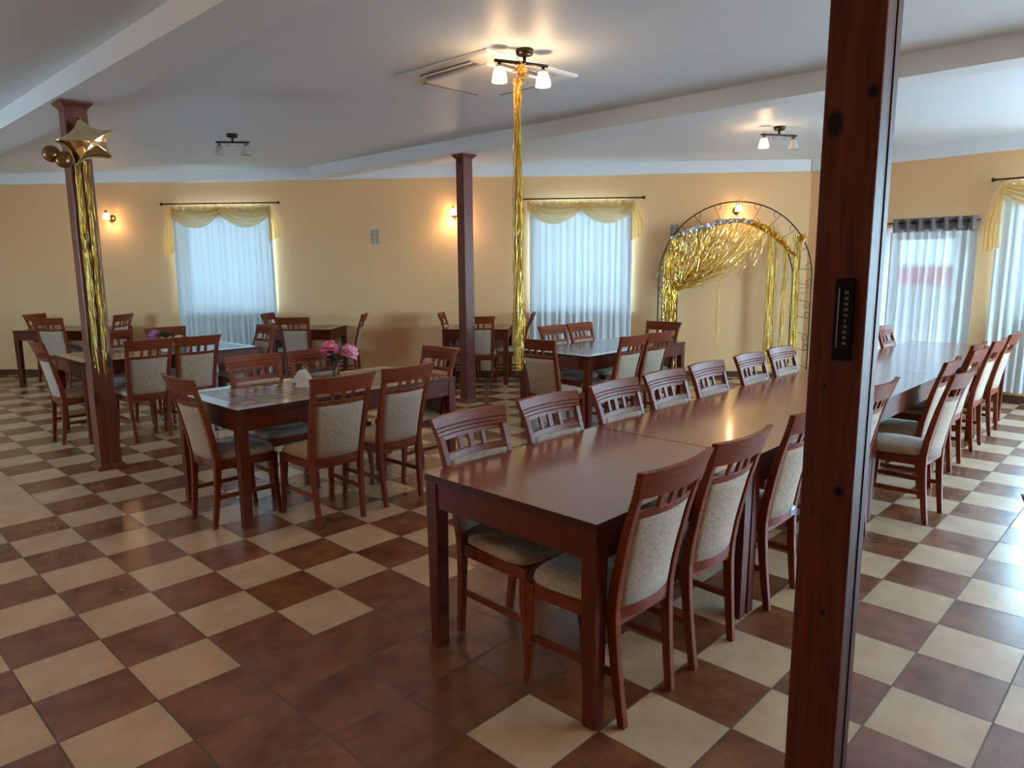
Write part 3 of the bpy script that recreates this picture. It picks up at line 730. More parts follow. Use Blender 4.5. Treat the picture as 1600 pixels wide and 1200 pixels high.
# screen-right direction on the floor is about (.69,-.72)
vase('clear glass vase with two pink peonies on the middle left table', (2.24, -.10, TZ), [((-.022, .018, .222), .078, M_PETAL1, 11, (radians(16), radians(-16))), ((.112, -.068, .186), .078, M_PETAL2, 12, (radians(30), radians(14)))], leaves=16)
def tumbler(label, loc, h=.1, r=.03):
    mb = MB(); mb.lathe([(.0, .001), (r*.86, .001), (r*.88, .008), (r, h), (r*.93, h), (r*.82, .01), (.0, .009)], 22); o = mb.build('drinking_glass', M_TUMBLER); o.location = loc
    tag(o, label, 'glass', 'drinking glasses on the tables'); return o
tumbler('clear drinking glass nearer the vase on the two-peony table', (2.075, -.10, TZ), .098, .034)
tumbler('clear drinking glass beside the folded napkins on the two-peony table', (1.985, -.13, TZ), .075, .031)
def napkins(label, loc, rz, s=1.0):
    t = thing('napkin_holder', label, 'napkin holder', loc, rz)
    mb = MB(); mb.box(-.055*s, -.02*s, 0, .055*s, .02*s, .006); 
    for y in (-.02, .017): mb.loft([[(-.05*s, y*s, .006), (.05*s, y*s, .006), (.05*s, (y+.003)*s, .006), (-.05*s, (y+.003)*s, .006)], [(-.035*s, y*s, .04*s), (.035*s, y*s, .04*s), (.035*s, (y+.003)*s, .04*s), (-.035*s, (y+.003)*s, .04*s)]], True, False)
    mb.build('holder', M_PVC, t)
    mb = MB()
    for i in range(6):
        y = (-.014+.0052*i)*s; lean = (i-2.5)*.006*s; k = .95+.03*(i % 3); ox = (i-2.5)*.006*s
        mb.loft([[(-.072*s*k+ox, y, .03*s), (.072*s*k+ox, y, .028*s), (.072*s*k+ox, y+.003*s, .028*s), (-.072*s*k+ox, y+.003*s, .03*s)],
                 [(-.040*s*k+ox, y+lean*.6, .075*s), (.034*s*k+ox, y+lean*.6, .078*s), (.034*s*k+ox, y+lean*.6+.003*s, .078*s), (-.040*s*k+ox, y+lean*.6+.003*s, .075*s)],
                 [(-.006*s+ox, y+lean, .125*s*k), (.004*s+ox, y+lean, .125*s*k), (.004*s+ox, y+lean+.002*s, .125*s*k), (-.006*s+ox, y+lean+.002*s, .125*s*k)]], True, False)
    mb.build('napkins', M_PAPER, t)
    return t
napkins('white paper napkins folded in a holder on the two-peony table', (1.79, -.40, TZ), radians(-52), 1.0)
vase('small vase with one mauve peony and green leaves on the back left table', (2.09, 2.93, TZ), [((-.075, .075, .145), .075, M_PETAL3, 21, (radians(15), radians(-20)))], leaves=11, seed=8)
mb = MB(); mb.tube([(0, 0, 0), (.03, -.03, .05), (.07, -.08, .085)], .002, 5); mb.lathe([(.0, -.008), (.008, -.004), (.010, .003), (.0, .012)], 8, Matrix.Translation((.075, -.085, .09)))
o = mb.build('peony_bud', M_LEAF, bpy.data.objects['flower_vase.001']); o.location = (0, 0, .08)
napkins('small pale napkin holder seen through the slats on the one-peony table', (2.0, 2.70, TZ), radians(-50), .62)
tumbler('drinking glass seen through chair slats on the back left table', (2.15, 2.68, TZ), .085, .028)

# ------------------------------------------------------------------ lamps
def shade(parent, x, y, ztop, lit, h=.105, r0=.026, r1=.048, point=True, energy=9, rot=None):
    mb = MB(); n = 24; rings = []
    M_ = Matrix.Translation((x, y, ztop))
    for r, z, wv in ((r0*.6, 0, 0), (r0, -.006, 0), (r0*1.25, -.02, 0), (r1*.88, -.055, 0), (r1*.97, -.085, .03), (r1*1.02, -h, .05)):
        rings.append([M_ @ Vector((r*(1+wv*cos(6*2*pi*k/n))*cos(2*pi*k/n), r*(1+wv*cos(6*2*pi*k/n))*sin(2*pi*k/n), z)) for k in range(n)])
    mb.loft(rings, False, True); o = mb.build('lamp_shade', M_SHADE_ON if lit else M_SHADE_OFF, parent, solid=.003)
    mb = MB(); mb.lathe([(.0, .016), (.010, .016), (.013, .0), (.028, -.004), (.030, -.010), (.012, -.012), (.0, -.012)], 16, M_); mb.build('socket', M_DARKIRON, parent)
    mb = MB(); mb.lathe([(.004, -.02), (.011, -.03), (.017, -.050), (.013, -.066), (.0, -.070)], 14, M_); mb.build('bulb', M_BULB if lit else M_SHADE_OFF, o)
    if lit and point:
        l = bpy.data.lights.new('bulb_light', 'POINT'); l.energy = energy; l.color = (1, .64, .34); l.shadow_soft_size = .02
        lo = bpy.data.objects.new('bulb_light', l); COL.objects.link(lo); lo.parent = parent; lo.location = (x, y, ztop-.082)
def ceiling_lamp(label, A, B, base, lits, energy):
    c = Vector((base[0], base[1], 0)); t = thing('ceiling_lamp', label, 'ceiling lamp', (c.x, c.y, CEIL), 0, 'two-arm ceiling lamps')
    a = Vector((A[0]-c.x, A[1]-c.y, -.085)); b = Vector((B[0]-c.x, B[1]-c.y, -.085))
    mb = MB(); mb.lathe([(.0, -.001), (.058, -.001), (.060, -.012), (.054, -.035), (.03, -.042), (.0, -.042)], 24); mb.tube([(0, 0, -.04), (0, 0, -.085)], .012, 10); mb.build('base', M_DARKIRON, t)
    mb = MB(); m = Vector((0, 0, -.085))
    ea = a+(a-m).normalized()*.035; eb = b+(b-m).normalized()*.035
    mb.tube([ea, a, m, b, eb], .0105, 10); 
    for q in (a, b):
        d_ = (q-m).normalized(); k = m+(q-m)*.35; mb.tube([k+Vector((0, 0, -.012))+Vector((d_.x*.018*cos(w_), d_.y*.018*cos(w_), .018*sin(w_)-.01)) for w_ in [pi*1.0+pi*i/8 for i in range(9)]], .0022, 5)
    mb.build('arm', M_DARKIRON, t)
    for q, lit in zip((a, b), lits): shade(t, q.x, q.y, q.z-.028, lit, energy=energy)
    return t
ceiling_lamp('lit two-shade ceiling lamp with gold tinsel hanging from it, beside the air conditioner', (2.67, -1.565), (2.965, -1.685), (2.83, -1.64), (True, True), 9)
ceiling_lamp('unlit dark two-shade ceiling lamp at upper left before the first window', (2.735, 2.70), (2.945, 2.52), (2.84, 2.61), (False, False), 0)
ceiling_lamp('two-shade ceiling lamp left of the thick post, only its left shade glowing', (6.555, -1.585), (6.85, -1.77), (6.70, -1.68), (True, False), 8)
def sconce(label, s, energy=5):
    t = thing('wall_lamp', label, 'wall lamp', Wp(s, 0, 2.36), radians(ang), 'lit bronze wall lamps')   # local x along wall, local -y into the room
    mb = MB(); Mr = Matrix.Rotation(radians(90), 4, 'X'); mb.lathe([(.0, .001), (.050, .001), (.052, .008), (.040, .016), (.018, .022), (.0, .022)], 24, Mr); mb.build('wall_plate', M_BRONZE, t)
    mb = MB(); mb.tube([(0, -.02, 0), (0, -.045, -.045), (0, -.075, -.055), (0, -.10, -.03), (0, -.10, .03), (0, -.095, .075), (0, -.115, .105), (0, -.14, .110), (0, -.17, .100), (0, -.185, .085)], .0055, 8)
    mb.tube([(0, -.03, -.02), (0, -.035, -.06), (0, -.03, -.085)], [.006, .005, .002], 8); mb.tube([(0, -.15, .108), (0, -.15, .085)], .006, 8); mb.build('arm', M_BRONZE, t)
    shade(t, 0, -.15, .085, True, energy=energy)
sconce('lit bronze wall lamp just right of the tinsel post on the back wall', 1.93, 4.5)
sconce('lit bronze wall lamp glowing behind the middle post', 7.07, 12)
sconce('lit bronze wall lamp above the tinsel arch', 11.05, 6)

ceiling_lamp('unseen lit ceiling lamp added beyond the left edge for warm light', (-1.2, -1.5), (-.9, -1.7), (-1.05, -1.6), (True, True), 13)  # lamp out of view, added to warm the left foreground
ceiling_lamp('unseen lit ceiling lamp added behind the camera as warm fill', (2.45, -5.85), (2.75, -5.97), (2.6, -5.91), (True, True), 11)  # second unseen lamp, added on the lamp spacing as warm fill
# air conditioner cassette in the ceiling
ac = thing('air_conditioner', 'square white cassette air conditioner set in the ceiling', 'air conditioner', (3.10, -1.02, CEIL))
mb = MB(); rings = []
for h, z in ((.478, -.001), (.478, -.012), (.46, -.026), (.33, -.040), (.30, -.040)):
    rings.append([(-h, -h, z), (h, -h, z), (h, h, z), (-h, h, z)])
mb.loft(rings, True, False); mb.build('frame', M_PVC, ac, bevel=.006)
mb = MB(); mb.box(-.335, -.335, -.058, .335, .335, -.0405); mb.build('grille', M_PVC, ac, bevel=.01)
for k in range(4):
    R_ = Matrix.Rotation(k*pi/2, 4, 'Z')
    mb = MB(); mb.box(-.27, -.43, -.0405, .27, -.35, -.034, R_); o = mb.build('air_slot', M_SLOT, ac)
    mb = MB(); mb.box(-.262, -.425, -.043, .262, -.405, -.0406, R_); mb.build('flap', M_PVC, o)

# wall vents
def vent(label, s0, s1, z0, z1):
    t = thing('wall_vent', label, 'vent', Wp((s0+s1)/2, 0, (z0+z1)/2), radians(ang), 'small slotted wall vents')
    hw, hh = (s1-s0)/2, (z1-z0)/2
    mb = MB(); mb.box(-hw, -.008, -hh, hw, -.001, hh); mb.build('plate', M_WALL if False else simple('vent_cream', (.7, .56, .42), .6), t, bevel=.001)
    mb = MB()
    for i in range(10):
        z = -hh+.02+i*(2*hh-.04)/9
        for a, b in ((-hw+.012, -.006), (.006, hw-.012)): mb.box(a, -.0095, z-.0045, b, -.0078, z+.0045)
    mb.build('slots', simple('slot_shadow', (.06, .03, .015), .8), t)
vent('small cream slotted vent on the wall between the first window and the middle post', 5.82, 5.96, 1.94, 2.17)
vent('small slotted vent on the wall behind the left shoulder of the arch', 10.13, 10.27, 1.98, 2.19)

# ------------------------------------------------------------------ curtains
def rod(label, Fn, s0, s1, z, wd, group='dark metal curtain rods', rings=12, fin=True, r=.010):
    t = thing('curtain_rod', label, 'curtain rod', (0, 0, 0), 0, group)
    mb = MB(); mb.tube([Fn(s0+.05, wd, z), Fn(s1-.05, wd, z)], r, 10); mb.build('rod', M_DARKIRON, t)
    if fin:
        for a, b in ((s0+.05, s0), (s1-.05, s1)):
            mb = MB(); mb.tube([Fn(a, wd, z), Fn(lerp(a, b, .3), wd, z), Fn(lerp(a, b, .9), wd, z), Fn(b, wd, z)], [.012, .012, .027, .024], 12); mb.build('finial', M_DARKIRON, t)
    for s in (s0+.12, s1-.12):
        mb = MB(); mb.tube([Fn(s, .0, z), Fn(s, wd, z)], .006, 8); mb.build('bracket', M_DARKIRON, t)
    for i in range(rings):
        s = lerp(s0+.09, s1-.09, i/(rings-1)) + random.uniform(-.015, .015)
        mb = MB(); mb.tube([Fn(s, wd, z)+Vector((0, 0, .0)) + (N if Fn is Wp else M)*(.015*cos(q)) + Vector((0, 0, .015*sin(q)-.003)) for q in [2*pi*k/10 for k in range(11)]], .002, 5)
        mb.tube([Fn(s, wd, z-.016), Fn(s, wd, z-.045)], .0025, 5); mb.build('ring', M_DARKIRON, t)
    return t
def sheer_curtain(name, label, Fn, s0, s1, z0, z1, wd, nf, m=M_SHEER, amp=.022, top_in=0.0, seed=1, cat='curtain', group=None, slant=0.0, parent=None):
    random.seed(seed); ph = [random.uniform(0, 6) for _ in range(4)]
    nu = nf*9; nv = 14
    def fn(a, b):
        s = lerp(s0+top_in*(1-b)*0, s1, a) + slant*b*a
        z = lerp(z1, z0, b)
        w_ = wd + amp*(.55+.45*b)*(sin(2*pi*nf*a+ph[0]+.8*sin(5*a+ph[1]))+.35*sin(2*pi*nf*2.3*a+ph[2]+b*.8)) + .006*sin(7*a+3*b+ph[3])
        s += .010*sin(2*pi*nf*a*.5+ph[2]+b*1.5)
        return Fn(s, w_, z)
    mb = MB(); mb.grid(fn, nu, nv)
    o = mb.build(name, m, parent)
    if label: tag(o, label, cat, group)
    return o
def valance(label, Fn, s0, s1, z, wd, tails, seed=2):
    random.seed(seed)
    t = thing('swag_valance', label, 'valance', (0, 0, 0), 0, 'yellow swag valances')
    mid = (s0+s1)/2; dn = (N if Fn is Wp else M)
    for a, b in ((s0, mid), (mid, s1)):
        def fn(u_, v_, a=a, b=b):
            s = lerp(a, b, u_); arch = sin(pi*u_)**.8
            top = z-.02-.05*arch; bot = z-.12-.20*arch
            # gathered folds fan from both upper corners
            return Fn(s, wd+.03+.035*arch*v_*(1.2-v_) + .010*sin(v_*24+3*cos(pi*u_)), lerp(top, bot, v_))
        mb = MB(); mb.grid(fn, 26, 30); mb.build('swag', M_YELLOW, t)
        def fs(u_, v_, a=a, b=b):
            s = lerp(a, b, u_); sg = sin(pi*u_)
            return Fn(s, wd+.012+.012*sin(u_*40), lerp(z-.0-.0*sg, z-.13+.02*sg, v_))
        mb = MB(); mb.grid(fs, 40, 6); mb.build('heading', M_YELLOW, t)
    for s, zb, dirn in tails:
        def ft(u_, v_, s=s, zb=zb, dirn=dirn):
            wd_ = lerp(.05, .17, min(1, v_*1.6)); zz = lerp(z-.02, zb + (.10*u_ if dirn > 0 else .04*(1-u_)), v_)
            return Fn(s+dirn*(u_*wd_ - .02), wd+.045+.018*sin(u_*22)*(.3+.7*v_), zz)
        mb = MB(); mb.grid(ft, 26, 14); mb.build('tail', M_YELLOW, t)
    return t
rod('dark metal curtain rod with flared finials above the first window', Wp, 2.74, 4.52, 2.55, .09)
sheer_curtain('sheer_curtain', 'white sheer curtain over the first window, behind the back left table', Wp, 2.90, 4.40, .06, 2.50, .09, 17, seed=4, group='white sheer window curtains')
valance('pale yellow swag valance over the first window', Wp, 2.88, 4.40, 2.52, .10, ((2.90, 1.80, -1), (4.38, 1.98, 1)))
rod('dark metal curtain rod with flared finials above the second window', Wp, 7.99, 9.77, 2.55, .09)
sheer_curtain('sheer_curtain', 'white sheer curtain over the second window, right of the tinsel column', Wp, 8.14, 9.62, .04, 2.50, .09, 15, seed=9, group='white sheer window curtains')
valance('pale yellow swag valance over the second window', Wp, 8.12, 9.63, 2.52, .10, ((9.60, 1.95, 1),))
rod('dark metal curtain rod above the window at the right edge', Cp, 2.22, 4.15, 2.55, .09)
sheer_curtain('sheer_curtain', 'white sheer curtain at the right edge reaching the floor', Cp, 2.32, 2.90, .13, 2.50, .09, 6, seed=14, group='white sheer window curtains')
sheer_curtain('sheer_curtain', 'second white sheer curtain of the right window, beyond the right edge of the view', Cp, 3.45, 4.05, .13, 2.50, .09, 6, seed=15, group='white sheer window curtains')
valance('pale yellow swag valance at the right edge of the view', Cp, 2.34, 4.0, 2.52, .10, ((2.36, 1.74, -1),))
# door curtain with grey eyelet header
rod('thin dark rod above the glazed door', Cp, 1.02, 2.20, 2.11, .09, rings=2, fin=False, r=.008)
dc = thing('door_curtain', 'white sheer door curtain with a grey eyelet header', 'curtain')
def hdr(a, b):
    s = lerp(1.18, 2.12, a); return Cp(s, .09+.038*sin(2*pi*6.5*a+.6), lerp(2.165, 1.995, b))
mb = MB(); mb.grid(hdr, 90, 4); mb.build('header', M_GREYCLOTH, dc, solid=.002)
for i in range(6):
    s = 1.27+.155*i; mb = MB(); dd = (V*.5+M*.86).normalized()
    cpt = Cp(s, .09, 2.115); e1 = V; 
    mb.tube([cpt + e1*(.022*cos(q)) + Vector((0, 0, .022*sin(q))) + M*.03 for q in [2*pi*k/14 for k in range(15)]], .004, 6); mb.build('eyelet', M_DARKIRON, dc)
sheer_curtain('sheer_panel', None, Cp, 1.16, 2.13, .03, 1.995, .09, 9, seed=21, amp=.028, parent=dc, m=M_SHEERD)

# ------------------------------------------------------------------ tinsel
def ribbon(mb, pts, wv, seed=0, mi=0):
    """a narrow strip of foil that twists as it hangs"""
    rnd = random.Random(seed); a0 = rnd.uniform(0, 2*pi); tw = rnd.uniform(-22, 22)
    L = 0; vv = []; prev = None
    for i, p in enumerate(pts):
        p = Vector(p)
        if prev is not None: L += (p-prev).length
        d_ = (Vector(pts[min(i+1, len(pts)-1)])-Vector(pts[max(i-1, 0)])).normalized()
        ref = Vector((0, 0, 1)) if abs(d_.z) < .8 else Vector((1, 0, 0))
        x = d_.cross(ref).normalized(); y = d_.cross(x)
        a = a0+tw*L+rnd.uniform(-.8, .8); n_ = x*cos(a)+y*sin(a)
        vv += [p-n_*wv/2, p+n_*wv/2]; prev = p
    mb.add(vv, [(2*i, 2*i+1, 2*i+3, 2*i+2) for i in range(len(pts)-1)], False, mi)
def hang(mb, x, y, z1, z0, wv, sway, seed, n=None, mi=0):
    rnd = random.Random(seed); n = n or max(6, int((z1-z0)/.035)); px, py = x, y; pts = []
    ax, ay = rnd.uniform(-sway, sway), rnd.uniform(-sway, sway); f1 = rnd.uniform(2, 5); ph = rnd.uniform(0, 6)
    for i in range(n+1):
        t = i/n; pts.append((x+ax*t+sway*.35*sin(f1*t*3+ph), y+ay*t+sway*.35*cos(f1*t*3+ph), lerp(z1, z0, t)))
    ribbon(mb, pts, wv, seed, mi)
# tinsel column under the lit lamp
mb = MB(); rnd = random.Random(5)
for i in range(60):
    a = rnd.uniform(0, 2*pi); r_ = .020*sqrt(rnd.random()); x, y = 2.785+r_*cos(a), -1.615+r_*sin(a)
    hang(mb, x, y, 2.84, .86+rnd.uniform(0, .28)+.0, .006, .022, 100+i, mi=rnd.choice((0, 0, 1)))
o = mb.build('tinsel_column', [M_GOLD, M_GOLDL]); tag(o, 'long column of gold foil tinsel hanging from the lit ceiling lamp', 'tinsel')
mb = MB()
for i in range(90):
    a = rnd.uniform(0, 2*pi); e_ = rnd.uniform(-1.3, 1.2); L = rnd.uniform(.02, .055); c0 = Vector((2.80+rnd.uniform(-.02, .03), -1.63+rnd.uniform(-.02, .02), rnd.uniform(2.84, 2.95)))
    dv = Vector((cos(a)*cos(e_), sin(a)*cos(e_), sin(e_))); ribbon(mb, [c0, c0+dv*L*.5, c0+dv*L+Vector((0, 0, -.012))], .009, i)
o = mb.build('tinsel_knot', M_GOLD); tag(o, 'crumpled knot of gold tinsel tied around the lit ceiling lamp', 'tinsel')
# tinsel on the left post (its camera-side face is y = 1.29)
mb = MB()
for x0, z0, nn in ((.935, .78, 15), (1.000, .72, 17), (.962, .95, 5), (1.03, .9, 3)):
    for i in range(nn):
        x = x0+rnd.uniform(-.012, .012); hang(mb, x, 1.275+rnd.uniform(-.008, .006), 2.44, z0+rnd.uniform(0, .32)**1, .005, .010, rnd.randrange(99999), mi=rnd.choice((0, 0, 1)))
o = mb.build('tinsel_strands', [M_GOLD, M_GOLDL]); tag(o, 'gold foil tinsel strands hanging down the front of the left post', 'tinsel')

# star balloon and two round balloons at the top of the left post
def star():
    k = 1.0163; tips = [(.918, 2.729), (1.159, 2.669), (1.135, 2.446), (.871, 2.365), (.744, 2.547)]
    tips = [(-.863+(x+.863)*k, 1.627+(z-1.627)*k) for x, z in tips]
    cx = sum(p[0] for p in tips)/5+.005; cz = sum(p[1] for p in tips)/5
    t = [(x-cx, z-cz) for x, z in tips]
    out = []
    for i in range(5):
        a, b = t[i], t[(i+1) % 5]; mx, mz = (a[0]+b[0])/2*.76, (a[1]+b[1])/2*.76
        for j in range(10):
            q = j/10
            # concave curve from tip to tip through a pulled-in mid point
            x = (1-q)**2*a[0]+2*q*(1-q)*(2*mx-.5*(a[0]+b[0]))*1.0+q*q*b[0]; z = (1-q)**2*a[1]+2*q*(1-q)*(2*mz-.5*(a[1]+b[1]))+q*q*b[1]
            out.append((x, z))
    n = len(out); mb = MB()
    ang_tip = [atan2(z, x) for x, z in t]
    for side in (-1, 1):
        vv = [(0, side*.12, 0)]; K = 9
        for r in range(1, K+1):
            f = r/K
            for i, (x, z) in enumerate(out):
                h = .12*sqrt(max(0, 1-f**3.2)); 
                # ridge along each arm, valley between the arms
                j = i % 10; h *= 1-.14*f*f*(1-abs(cos(pi*j/10)))
                pk = .004*sin(i*2.4)*f**3*(1 if r < K else .4)
                vv.append((x*f, side*h+pk, z*f))
        ff = [(0, 1+i, 1+(i+1) % n) for i in range(n)]
        for r in range(K-1):
            for i in range(n): a = 1+r*n; ff.append((a+i, a+(i+1) % n, a+n+(i+1) % n, a+n+i))
        mb.add(vv, ff, True)
    o = mb.build('star_balloon', M_STAR); o.location = (cx, 1.185, cz); 
    me = o.data; bm = bmesh.new(); bm.from_mesh(me); bmesh.ops.remove_doubles(bm, verts=bm.verts, dist=.0008); bmesh.ops.recalc_face_normals(bm, faces=bm.faces[:]); bm.to_mesh(me); bm.free()
    tag(o, 'shiny gold five-pointed star foil balloon at the top of the left post', 'balloon')
    mb = MB(); mb.tube([(-.045, .035, .10), (-.05, .075, .22), (-.04, .085, .30), (-.03, .075, .22), (-.035, .03, .11)], .0022, 5); mb.build('ribbon', M_BRONZE, o)
star()
for (x, y, z, r, lab) in ((.765, 1.215, 2.465, .062, 'round brown-gold balloon, the farther left of the pair under the star balloon'), (.832, 1.175, 2.425, .062, 'round brown-gold balloon, the right one of the pair under the star balloon')):
    mb = MB(); mb.lathe([(.0, -1.12*r), (.35*r, -1.03*r), (.68*r, -.78*r), (.92*r, -.38*r), (r, 0), (.93*r, .38*r), (.7*r, .72*r), (.38*r, .93*r), (0, r)], 24)
    mb.lathe([(.0, -1.1*r), (.09*r, -1.14*r), (.14*r, -1.24*r), (.0, -1.2*r)], 10)
    o = mb.build('round_balloon', M_BALL); o.location = (x, y, z); o.rotation_euler = (radians(-70), radians(20), 0); tag(o, lab, 'balloon', 'round balloons on the left post')

# ------------------------------------------------------------------ arch with foil fringe
AS, AW, AZ, RO, RI = 11.0, .30, 1.42, 1.04, .78
ar = thing('metal_arch', 'black wrought-iron double arch with scrolls standing by the back wall', 'arch', Wp(AS, AW, 0), radians(ang))
def arch_pts(R): return [(-R, 0, 0.012)] + [(-R, 0, z) for z in (.5, 1.0)] + [(-R*cos(q), 0, AZ+R*sin(q)) for q in [pi*k/28 for k in range(29)]] + [(R, 0, z) for z in (1.0, .5, .012)]
mb = MB(); mb.tube(arch_pts(RO), .009, 8); mb.build('outer_ring', M_DARKIRON, ar)
mb = MB(); mb.tube(arch_pts(RI), .009, 8); mb.build('inner_ring', M_DARKIRON, ar)
for sx_ in (-1, 1):
    mb = MB(); mb.tube([(sx_*RO, 0, .012), (sx_*RI, 0, .012)], .008, 6); mb.tube([(sx_*(RO+RI)/2, -.16, .008), (sx_*(RO+RI)/2, .16, .008)], .008, 6); mb.build('foot', M_DARKIRON, ar)
def scroll(p0, p1, flip):
    """a spoke from ring to ring ending in a curl at both ends"""
    p0 = Vector(p0); p1 = Vector(p1); d_ = (p1-p0).normalized(); s_ = Vector((d_.z, 0, -d_.x))*flip
    r = .046; pts = []
    def curl(end, dirv, side):
        c_ = end - dirv*r*.1 + side*r; out = []
        for k in range(13):
            q = -.2+1.75*pi*k/12; rr = r*(1-.28*k/12)
            out.append(c_ - side*(rr*cos(q)) + dirv*(rr*sin(q)))
        return out
    a = curl(p1-d_*r*.9, d_, s_); b = curl(p0+d_*r*.9, -d_, -s_)
    mb = MB(); mb.tube(list(reversed(b))+a, .004, 5); return mb.build('scroll', M_DARKIRON, ar)
for k in range(11):
    q = pi*(k+.5)/11; fl = 1 if k < 6 else -1
    scroll((-RI*cos(q+.03*fl), 0, AZ+RI*sin(q+.03*fl)), (-RO*cos(q-.03*fl), 0, AZ+RO*sin(q-.03*fl)), fl)
for sx_ in (-1, 1):
    for k in range(6):
        z = AZ-.06-k*.225; scroll((sx_*RI, 0, z+.02), (sx_*RO, 0, z-.05), 1 if k % 2 else -1)
    for z in (AZ-.13, AZ-.20):
        mb = MB(); mb.tube([(sx_*RI, 0, z), (sx_*RO, 0, z)], .003, 5); mb.build('spoke', M_DARKIRON, ar)
mb = MB()
leaf(mb, (0, 0, AZ+RO), (.6, 0, .8), .10, .018); leaf(mb, (0, 0, AZ+RO), (1, 0, .15), .08, .014); leaf(mb, (0, 0, AZ+RO), (-1, 0, .1), .06, .012)
mb.build('leaf_finial', M_DARKIRON, ar, solid=.002)
# foil fringe: swept swag at the left, hanging bunches at the right
rnd = random.Random(31)
def A(x, yy, z): return Wp(AS, AW, 0) + U*x + N*yy + Vector((0, 0, z))      # arch frame, +yy towards the room
mb = MB(); tie = (-.80, .03, 1.31)
def bez(p, c_, q, n=24):
    p, c_, q = Vector(p), Vector(c_), Vector(q)
    return [(p*(1-t)**2 + c_*2*t*(1-t) + q*t*t) for t in [i/n for i in range(n+1)]]
HP = [(-.90, 1.98), (-.72, 2.07), (-.48, 2.15), (-.22, 2.215), (0, 2.24), (.22, 2.20), (.42, 2.11), (.58, 1.97), (.72, 1.82), (.79, 1.74)]
def head(t):
    f = t*(len(HP)-1); k = min(int(f), len(HP)-2); f -= k
    return lerp(HP[k][0], HP[k+1][0], f), lerp(HP[k][1], HP[k+1][1], f)
for i in range(330):
    t = rnd.random()**.9*.66
    x0, z0 = head(t); z0 -= .03
    if rnd.random() < .80:
        cx = lerp(x0, tie[0], .30+.2*t)+rnd.uniform(-.05, .08); cz = lerp(z0, tie[2], .66)-.20*t-.02+rnd.uniform(-.05, .03)
        end = (tie[0]+rnd.uniform(-.05, .06), tie[1]+rnd.uniform(-.03, .03), tie[2]+rnd.uniform(-.05, .05))
        pts = bez((x0, rnd.uniform(-.01, .05), z0), (cx, rnd.uniform(.0, .10), cz), end)
    else:
        L = rnd.uniform(.25, .75); pts = bez((x0, rnd.uniform(0, .04), z0), (x0-.02, .05, z0-L*.5), (x0-rnd.uniform(.05, .40), rnd.uniform(0, .08), z0-L), 12)
    ribbon(mb, [A(*p) for p in pts], rnd.uniform(.004, .007), rnd.randrange(99999), rnd.choice((0, 0, 0, 1, 1)))
for i in range(110):                                   # crumpled flat bits that catch the light
    t = rnd.random()*.55; x0, z0 = head(t); k = rnd.uniform(.05, .85); x = lerp(x0, tie[0], k*.8)+rnd.uniform(-.06, .06); z = lerp(z0, tie[2]-.02, k)+rnd.uniform(-.05, .04)
    p = Vector((x, rnd.uniform(.04, .10), z)); d_ = Vector((-.3-.5*t+rnd.uniform(-.2, .2), rnd.uniform(-.2, .2), -.8)).normalized()
    ribbon(mb, [A(*(p+d_*q)) for q in (0, .012, .024, .036)], rnd.uniform(.010, .020), rnd.randrange(99999), rnd.choice((0, 1, 2, 2)))
for i in range(60):                                    # straight strands beside the left legs, above the tie
    x0 = rnd.uniform(-.98, -.74); z0 = AZ+sqrt(max(.01, RO*RO-x0*x0))*.85
    pts = bez((x0, .02, min(z0, 2.05)), (x0+rnd.uniform(-.03, .03), .04, 1.7), (x0+rnd.uniform(-.03, .03), .03, rnd.uniform(1.2, 1.45)), 8)
    ribbon(mb, [A(*p) for p in pts], .009, rnd.randrange(99999), rnd.choice((0, 1)))
for i in range(120):                                   # the bunch below the tie
    x0 = rnd.uniform(-1.01, -.79); pts = bez((x0*.6-.34+rnd.uniform(-.06, .06), .03, 1.42+rnd.uniform(-.08, .03)), (x0, .05, 1.2), (x0+rnd.uniform(-.01, .01), rnd.uniform(0, .05), rnd.uniform(.02, .3)), 16)
    ribbon(mb, [A(*p) for p in pts], .008, rnd.randrange(99999), rnd.choice((0, 0, 1)))
for i in range(46):                                    # loose ends trailing to the right, under the swag
    x1 = rnd.uniform(-.5, .30); pts = bez((tie[0]+.05, .03, tie[2]+rnd.uniform(-.04, .04)), (lerp(tie[0], x1, .6), .04, tie[2]-.06+.25*rnd.random()), (x1, .04, tie[2]+(x1+.8)*.42+rnd.uniform(-.12, .1)), 10)
    ribbon(mb, [A(*p) for p in pts], .005, rnd.randrange(99999), rnd.choice((0, 1)))
o = mb.build('foil_fringe', [M_GOLD, M_GOLDL, M_SILVER]); tag(o, 'gold foil fringe swept across the arch and gathered at its left side', 'tinsel')
mb = MB()                                              # twisted foil header along the inner ring
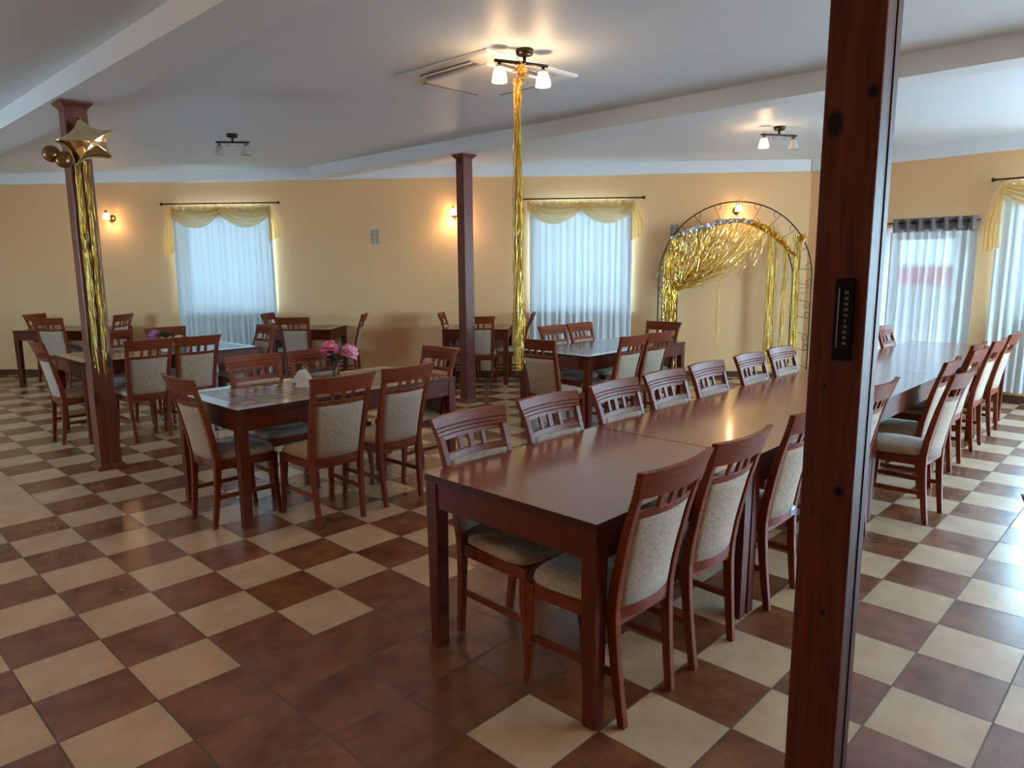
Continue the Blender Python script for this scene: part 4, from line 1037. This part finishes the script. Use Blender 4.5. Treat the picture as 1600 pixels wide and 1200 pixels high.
for half, (ta, tb) in enumerate(((0.0, .55), (.42, 1.0))):
    rn = [rnd.uniform(-1, 1) for _ in range(900)]
    def hb(u_, v_, ta=ta, tb=tb, rn=rn, half=half):
        x, z = head(lerp(ta, tb, u_)); k = (int(u_*60)*7+int(v_*6)*131) % 900
        if half == 0: z -= .06*max(0, u_-.6)
        wv = (.085 if half == 0 else .10)*(.45+.55*sin(pi*min(.97, u_+.06)))
        return A(x+.004*rn[k], .03+.02*rn[(k+5) % 900]+.03*sin(pi*v_)+(.02 if half == 0 else 0), z+.012-wv*v_+.008*rn[(k+11) % 900])
    mb.grid(hb, 60, 6, smooth=False, mi=1 if half == 0 else 0)
for i in range(40):
    c0 = A(.88+rnd.uniform(-.03, .03), .02+rnd.uniform(0, .04), 1.99+rnd.uniform(-.03, .04)); ribbon(mb, [c0, c0+U*rnd.uniform(-.05, .03)+Vector((0, 0, -.03)), c0+U*rnd.uniform(-.08, .03)+Vector((0, 0, -rnd.uniform(.04, .10)))], .010, i*7, 0)
o2 = mb.build('header', [M_GOLD, M_SILVER], o)
def bunch(name, label, x0, x1, ztop, zbot, nn, wd_=.02, w_=.0095):
    mb = MB()
    for i in range(nn):
        xa = rnd.uniform(x0, x1); pts = []
        xb = xa+rnd.uniform(-.02, .02)+.0; zb = zbot+rnd.uniform(0, .25)*(rnd.random() < .4)
        for k in range(19):
            t = k/18; pts.append(A(lerp(xa, xb, t)+.004*sin(9*t+i), .02+wd_*sin(i*1.7)+.006*cos(7*t+i), lerp(ztop-rnd.uniform(0, .004), zb, t)))
        ribbon(mb, pts, w_, rnd.randrange(99999), rnd.choice((0, 0, 1)))
    o = mb.build(name, [M_GOLD, M_GOLDL]); tag(o, label, 'tinsel', 'gold foil bunches hanging inside the arch')
bunch('foil_bunch', 'widest hanging bunch of gold foil strands right of the arch centre', .42, .55, 2.05, .10, 34)
bunch('foil_bunch', 'thin middle bunch of gold foil strands at the right of the arch', .64, .69, 1.97, .35, 14)
bunch('foil_bunch', 'bunch of gold foil on the right legs of the arch, tied high', .77, .86, 2.02, .30, 30)
bunch('foil_strand', 'two stray gold foil strands hanging alone in the middle of the arch', -.235, -.20, 1.45, .40, 4)
